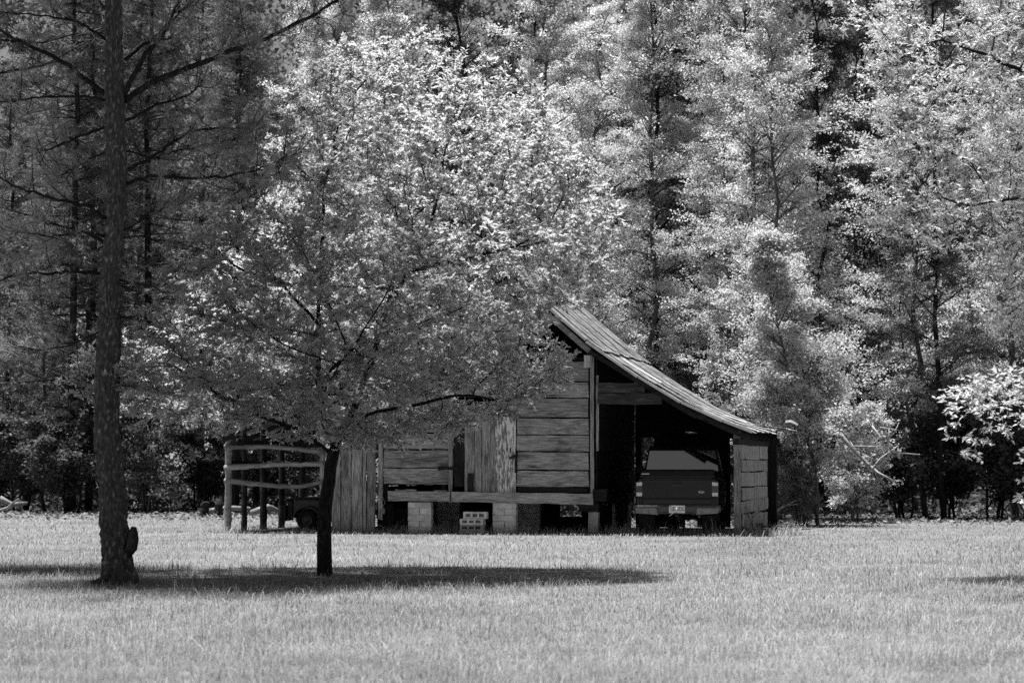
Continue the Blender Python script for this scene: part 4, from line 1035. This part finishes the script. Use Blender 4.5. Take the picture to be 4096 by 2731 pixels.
for px, Y, i, sc in ((-20, 77, 1, 1.2), (110, 77, 0, 1.2), (200, 78, 1, 1.1), (255, 80, 1, 1.0), (310, 79, 0, .9), (360, 70, 0, 1), (410, 68, 2, .8), (640, 66, 0, 1.1), (690, 64.5, 1, 1.2), (905, 65, 1, 1.2), (945, 66, 1, 1.3), (990, 65, 1, 1.2), (1035, 65, 1, 1.3), (1080, 66, 0, 1.2)):
    place(shrubs[i], xa(px, Y), Y, where(px, 0, ['grey-stemmed leafy shrub', 'dark low shrub', 'pale shrub'][i], None)[0], 'shrub', ['grey-stemmed understory shrubs', 'dark understory shrubs', 'pale shrubs'][i], sc)
for root in HIDE:
    if root.name not in first:
        for ch in list(root.children): bpy.data.objects.remove(ch)
        bpy.data.objects.remove(root)
# undergrowth filling the floor of the wood, and its dark floor
rng = np.random.default_rng(13); n = 60000
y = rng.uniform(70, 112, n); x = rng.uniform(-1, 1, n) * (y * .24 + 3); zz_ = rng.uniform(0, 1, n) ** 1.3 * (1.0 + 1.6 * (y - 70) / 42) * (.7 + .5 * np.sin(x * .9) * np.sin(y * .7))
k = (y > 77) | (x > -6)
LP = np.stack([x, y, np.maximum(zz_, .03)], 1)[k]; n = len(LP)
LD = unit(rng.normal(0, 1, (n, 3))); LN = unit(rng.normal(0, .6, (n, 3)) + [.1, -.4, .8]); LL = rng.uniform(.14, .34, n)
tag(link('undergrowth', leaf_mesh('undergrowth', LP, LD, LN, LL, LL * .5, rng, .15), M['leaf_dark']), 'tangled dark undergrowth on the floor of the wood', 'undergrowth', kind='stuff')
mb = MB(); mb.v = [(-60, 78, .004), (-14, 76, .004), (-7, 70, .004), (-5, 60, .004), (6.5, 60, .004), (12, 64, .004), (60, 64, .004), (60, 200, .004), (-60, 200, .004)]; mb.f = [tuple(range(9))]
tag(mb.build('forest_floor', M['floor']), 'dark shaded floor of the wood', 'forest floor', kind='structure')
# the far wood reads as one mass, leaves darkened to paint shaded gaps
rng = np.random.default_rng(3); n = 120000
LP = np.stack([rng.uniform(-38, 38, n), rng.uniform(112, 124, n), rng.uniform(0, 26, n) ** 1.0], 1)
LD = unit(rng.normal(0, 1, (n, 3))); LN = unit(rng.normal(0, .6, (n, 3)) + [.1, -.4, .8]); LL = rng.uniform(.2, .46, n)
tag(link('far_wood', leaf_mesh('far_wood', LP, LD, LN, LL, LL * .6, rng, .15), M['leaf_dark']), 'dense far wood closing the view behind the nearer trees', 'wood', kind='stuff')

# ------------------------------------------------------------------ dead branches, logs, posts, weeds
def branch_thing(name, segs, label, cat, mat, group=None):
    mb = MB()
    for pts, r0 in segs:
        P = [Vector(wpt(px, py, Y)) for px, py, Y in pts]; n_ = len(P)
        mb.tube(P, [r0 * (1 - .6 * i / max(1, n_ - 1)) for i in range(n_)], 6)
    return tag(mb.build(name, M[mat], None, smooth=True), label, cat, group)
Yb = 56.6
branch_thing('bare_branch', [([(840, 433, Yb), (850, 446, Yb), (865, 461, Yb + .3), (878, 472, Yb), (893, 480, Yb - .2)], .05), ([(857, 453, Yb), (850, 440, Yb + .4)], .02), ([(872, 468, Yb), (880, 458, Yb + .5), (898, 445, Yb + .8)], .022)], 'bleached bare limb slanting down right of the bright small tree', 'branch', 'wood_light')
branch_thing('bare_branch', [([(851, 446, 56.8), (870, 446, 56.8), (888, 446, 56.8)], .03), ([(888, 446, 56.8), (889, 428, 56.8)], .035), ([(880, 427, 56.8), (889, 428, 56.8), (901, 430, 56.8)], .022), ([(870, 450, 56.8), (884, 447, 56.8), (896, 452, 56.8), (920, 454, 56.8)], .03), ([(872, 425, 57), (882, 438, 56.8), (883, 446, 56.8)], .02), ([(884, 440, 56.8), (894, 433, 56.8), (899, 422, 56.8)], .018), ([(873, 470, 56.8), (885, 460, 56.8), (897, 446, 56.8)], .018)], 'tangle of bleached forked dead branches above the dark undergrowth', 'branch', 'wood_light')
branch_thing('bare_branch', [([(768, 520, 57), (780, 508, 57), (795, 500, 57.2), (804, 497, 57.5)], .028), ([(784, 505, 57), (800, 503, 57.3), (806, 502, 57.5)], .018), ([(804, 500, 57.5), (804, 486, 57.5), (800, 478, 57.6)], .02)], 'pale arched branch leaning from the grass by the lean-to corner', 'branch', 'log')
for pts, lab in (([(0, 497.5, 74), (12, 504, 74), (27, 502.5, 74)], 'fallen pale-topped log lying at the far left edge of the grass'), ([(206, 511, 69), (226, 507.5, 70), (250, 508, 70.5)], 'fallen log behind the foot of the pale pen post'), ([(252, 512, 67), (268, 506, 67.5), (280, 511, 68)], 'crooked fallen limb lying in the leaf litter behind the dark pen posts')):
    P = [Vector(wpt(*p)) for p in pts]
    for p in P: p.z = max(p.z, .075)
    mb = MB(); mb.tube([P[0], P[0].lerp(P[1], .5), P[1], P[1].lerp(P[2], .5), P[2]], [.085, .08, .075, .07, .05], 10, True, .10)
    tag(mb.build('fallen_log', M['log'], None, smooth=True), lab, 'log')
branch_thing('fallen_branch', [([(0, 510, 73.8), (8, 507, 73.6), (12, 503, 73.4), (16, 500, 73.4), (19, 498, 73.4)], .05)], 'thin crooked branch rising over the fallen log at far left', 'branch', 'log')
o = log('wooden_post', None, [Vector(wpt(806, 521, 57.8)), Vector(wpt(806, 500, 57.8))], .07, 'bark_grey', 8); tag(o, 'short old grey post in the brush right of the barn', 'post')
o = log('tree_stump', None, [(xa(205, 68), 68, 0), (xa(205, 68) + .02, 68, .42)], .13, 'bark_mid', 10); tag(o, 'small dark stump in the litter left of the pen', 'stump')
o = log('tree_stump', None, [(xa(219, 67.5), 67.5, 0), (xa(219, 67.5) + .02, 67.5, .46)], .12, 'bark_mid', 10); tag(o, 'small dark stump close behind the pale pen post', 'stump')
def weed(name, u, v, h_, n_, sp, label, mat='pad'):
    mb = MB(); b0 = bw_(u, v)
    for k in range(n_):
        a = rnd.uniform(0, 6.28); d = Vector((math.cos(a) * sp, math.sin(a) * sp * .5, 1)); L = h_ * rnd.uniform(.5, 1.1)
        p = b0 + Vector((rnd.uniform(-.1, .1), rnd.uniform(-.08, .08), -.02)); q1 = p + d * L * .5; q2 = q1 + (d + Vector((rnd.uniform(-.6, .6), rnd.uniform(-.3, .3), -.1))) * L * .5
        mb.tube([p, q1, q2], [.007, .006, .003], 4)
        e = q1 + Vector((rnd.uniform(-.3, .3), rnd.uniform(-.1, .1), rnd.uniform(.05, .25))); mb.tube([q1, e], [.005, .003], 3)
    return tag(mb.build(name, M[mat], None), label, 'weed')
weed('dry_weed', -.78, .35, .62, 7, .5, 'dry bare weed stalks under the barn between the left pier and the step', 'bark_grey')
weed('dry_weed', -2.0, -.1, .24, 4, .35, 'pale curled weed by the dark crawl opening at the left', 'log')
weed('dry_weed', .82, -.12, .22, 4, .5, 'small pale weed at the foot of the pier under the door', 'log')
weed('dry_weed', 5.6, .6, .9, 6, .45, 'dry stalks leaning on the lean-to side planks', 'bark_grey')

# ------------------------------------------------------------------ grass and litter
rng = np.random.default_rng(77)
def vnoise(x, y, sc, seed):
    gr = np.random.default_rng(seed).uniform(-1, 1, (128, 128)); u, v = x * sc + 400, y * sc + 400
    i, j = np.floor(u).astype(int), np.floor(v).astype(int); fu, fv = u - i, v - j; fu = fu * fu * (3 - 2 * fu); fv = fv * fv * (3 - 2 * fv)
    q_ = lambda a, b: gr[a % 128, b % 128]
    return (q_(i, j) * (1 - fu) + q_(i+1, j) * fu) * (1 - fv) + (q_(i, j+1) * (1 - fu) + q_(i+1, j+1) * fu) * fv
def blades(n, dmin, dmax, hmin, hmax, wscale, keep=None, ang=.245):
    inv = rng.uniform(1 / dmax, 1 / dmin, n); d = 1 / inv; a = rng.uniform(-ang, ang, n)
    x = d * a; y = d
    if keep is not None:
        k = keep(x, y); x, y, d = x[k], y[k], d[k]
    n = len(x); h = rng.uniform(hmin, hmax, n) * np.clip(1 + .5 * vnoise(x, y, 1.4, 1) + .45 * vnoise(x, y, 3.7, 2), .35, 2)
    a = rng.uniform(0, 2 * np.pi, n); lean = rng.gamma(1.8, .50, n)
    D = np.stack([np.cos(a), np.sin(a), np.zeros(n)], 1); Sd = np.stack([-np.sin(a + rng.normal(0, .8, n)), np.cos(a), np.zeros(n)], 1)
    w = wscale * d * rng.uniform(.6, 1.3, n)
    B = np.stack([x, y, np.zeros(n)], 1); Z = np.array([0, 0, 1.0])
    m1 = B + Z * (h * .55)[:, None] + D * (h * lean * .22)[:, None]; tp = B + Z * (h * (1 - .28 * np.clip(lean, 0, 1.5)))[:, None] + D * (h * lean * .85)[:, None]
    V = np.stack([B - Sd * w[:, None], B + Sd * w[:, None], m1 + Sd * (w * .7)[:, None], m1 - Sd * (w * .7)[:, None], tp], 1).reshape(-1, 3)
    b = np.arange(n)[:, None] * 5
    F = np.concatenate([b + [0, 1, 2], b + [0, 2, 3], b + [3, 2, 4]])
    patch = .5 + .16 * vnoise(x, y, .35, 3) + .17 * vnoise(x, y, 1.3, 4) + .17 * vnoise(x, y, 4.0, 5)
    val = np.repeat(np.clip(rng.normal(patch, .2), 0, 1), 5)
    return V, F, val
ct, st = math.cos(TH), math.sin(TH)
def barn_uv(x, y):
    X = x - BARN_O.x; Y = y - BARN_O.y
    return X * ct - Y * st, X * st + Y * ct
def field(x, y):
    u, v = barn_uv(x, y)
    inside = (u > -5.9) & (u < 5.42) & (v > -.02) & (v < 6)
    edge = np.where(x > 5.5, 62.5, np.where(x > -6, 57, 69)) + 1.5 * np.sin(x * .8)
    return ~inside & (y < edge)
parts = [blades(205000, 15.2, 70, .03, .085, .00014, field), blades(14000, 15.2, 40, .07, .17, .00014, field)]
# longer weeds along the foot of the barn
def foot(n_, u0, u1, v0, v1, hmin, hmax):
    V, F, val = blades(n_, 40, 41, hmin, hmax, .00016)
    Vr = V.reshape(-1, 5, 3); b0 = Vr[:, 0] * .5 + Vr[:, 1] * .5; u = rng.uniform(u0, u1, len(Vr)); v = rng.normal((v0+v1)/2, (v1-v0)/2.5, len(Vr))
    new = np.stack([BARN_O.x + u * ct + v * st, BARN_O.y - u * st + v * ct, np.zeros(len(u))], 1)
    return (Vr + (new - b0)[:, None]).reshape(-1, 3), F, val
parts += [foot(2600, -6.2, 6.3, -.35, .1, .08, .22), foot(350, 2.6, 5.3, -.3, .2, .15, .34), foot(500, 5.4, 6.6, -.3, 1.5, .1, .3), foot(160, -1.2, .2, -.15, .15, .15, .35)]
Vs, Fs, vals = [], [], []; off = 0
for V_, F_, va in parts: Vs.append(V_); Fs.append(F_ + off); vals.append(va); off += len(V_)
tag(link('grass', np_mesh('grass', np.concatenate(Vs), np.concatenate(Fs), np.concatenate(vals)), M['grass']), 'short pale dry grass covering the whole field', 'grass', kind='stuff')
n = 26000
x = rng.uniform(-20, 20, n); y = rng.uniform(54, 84, n); u, v = barn_uv(x, y)
e = np.where(x > 5.5, 60.5, np.where(x > -6, 57, 65)); k = (y > e - rng.gamma(1.2, 1.0, n)) & ~((np.abs(u) < 5.9) & (v < 5.8)); x, y = x[k], y[k]; n = len(x)
LP = np.stack([x, y, rng.uniform(.005, .07, n)], 1); LD = unit(rng.normal(0, 1, (n, 3)) * [1, 1, .35]); LN = unit(rng.normal(0, .45, (n, 3)) + [0, 0, 1]); LL = rng.uniform(.06, .16, n)
tag(link('leaf_litter', leaf_mesh('leaf_litter', LP, LD, LN, LL, LL * .6, rng, .2), M['litter']), 'dead leaf litter strewn along the edge of the wood', 'leaf litter', kind='stuff')
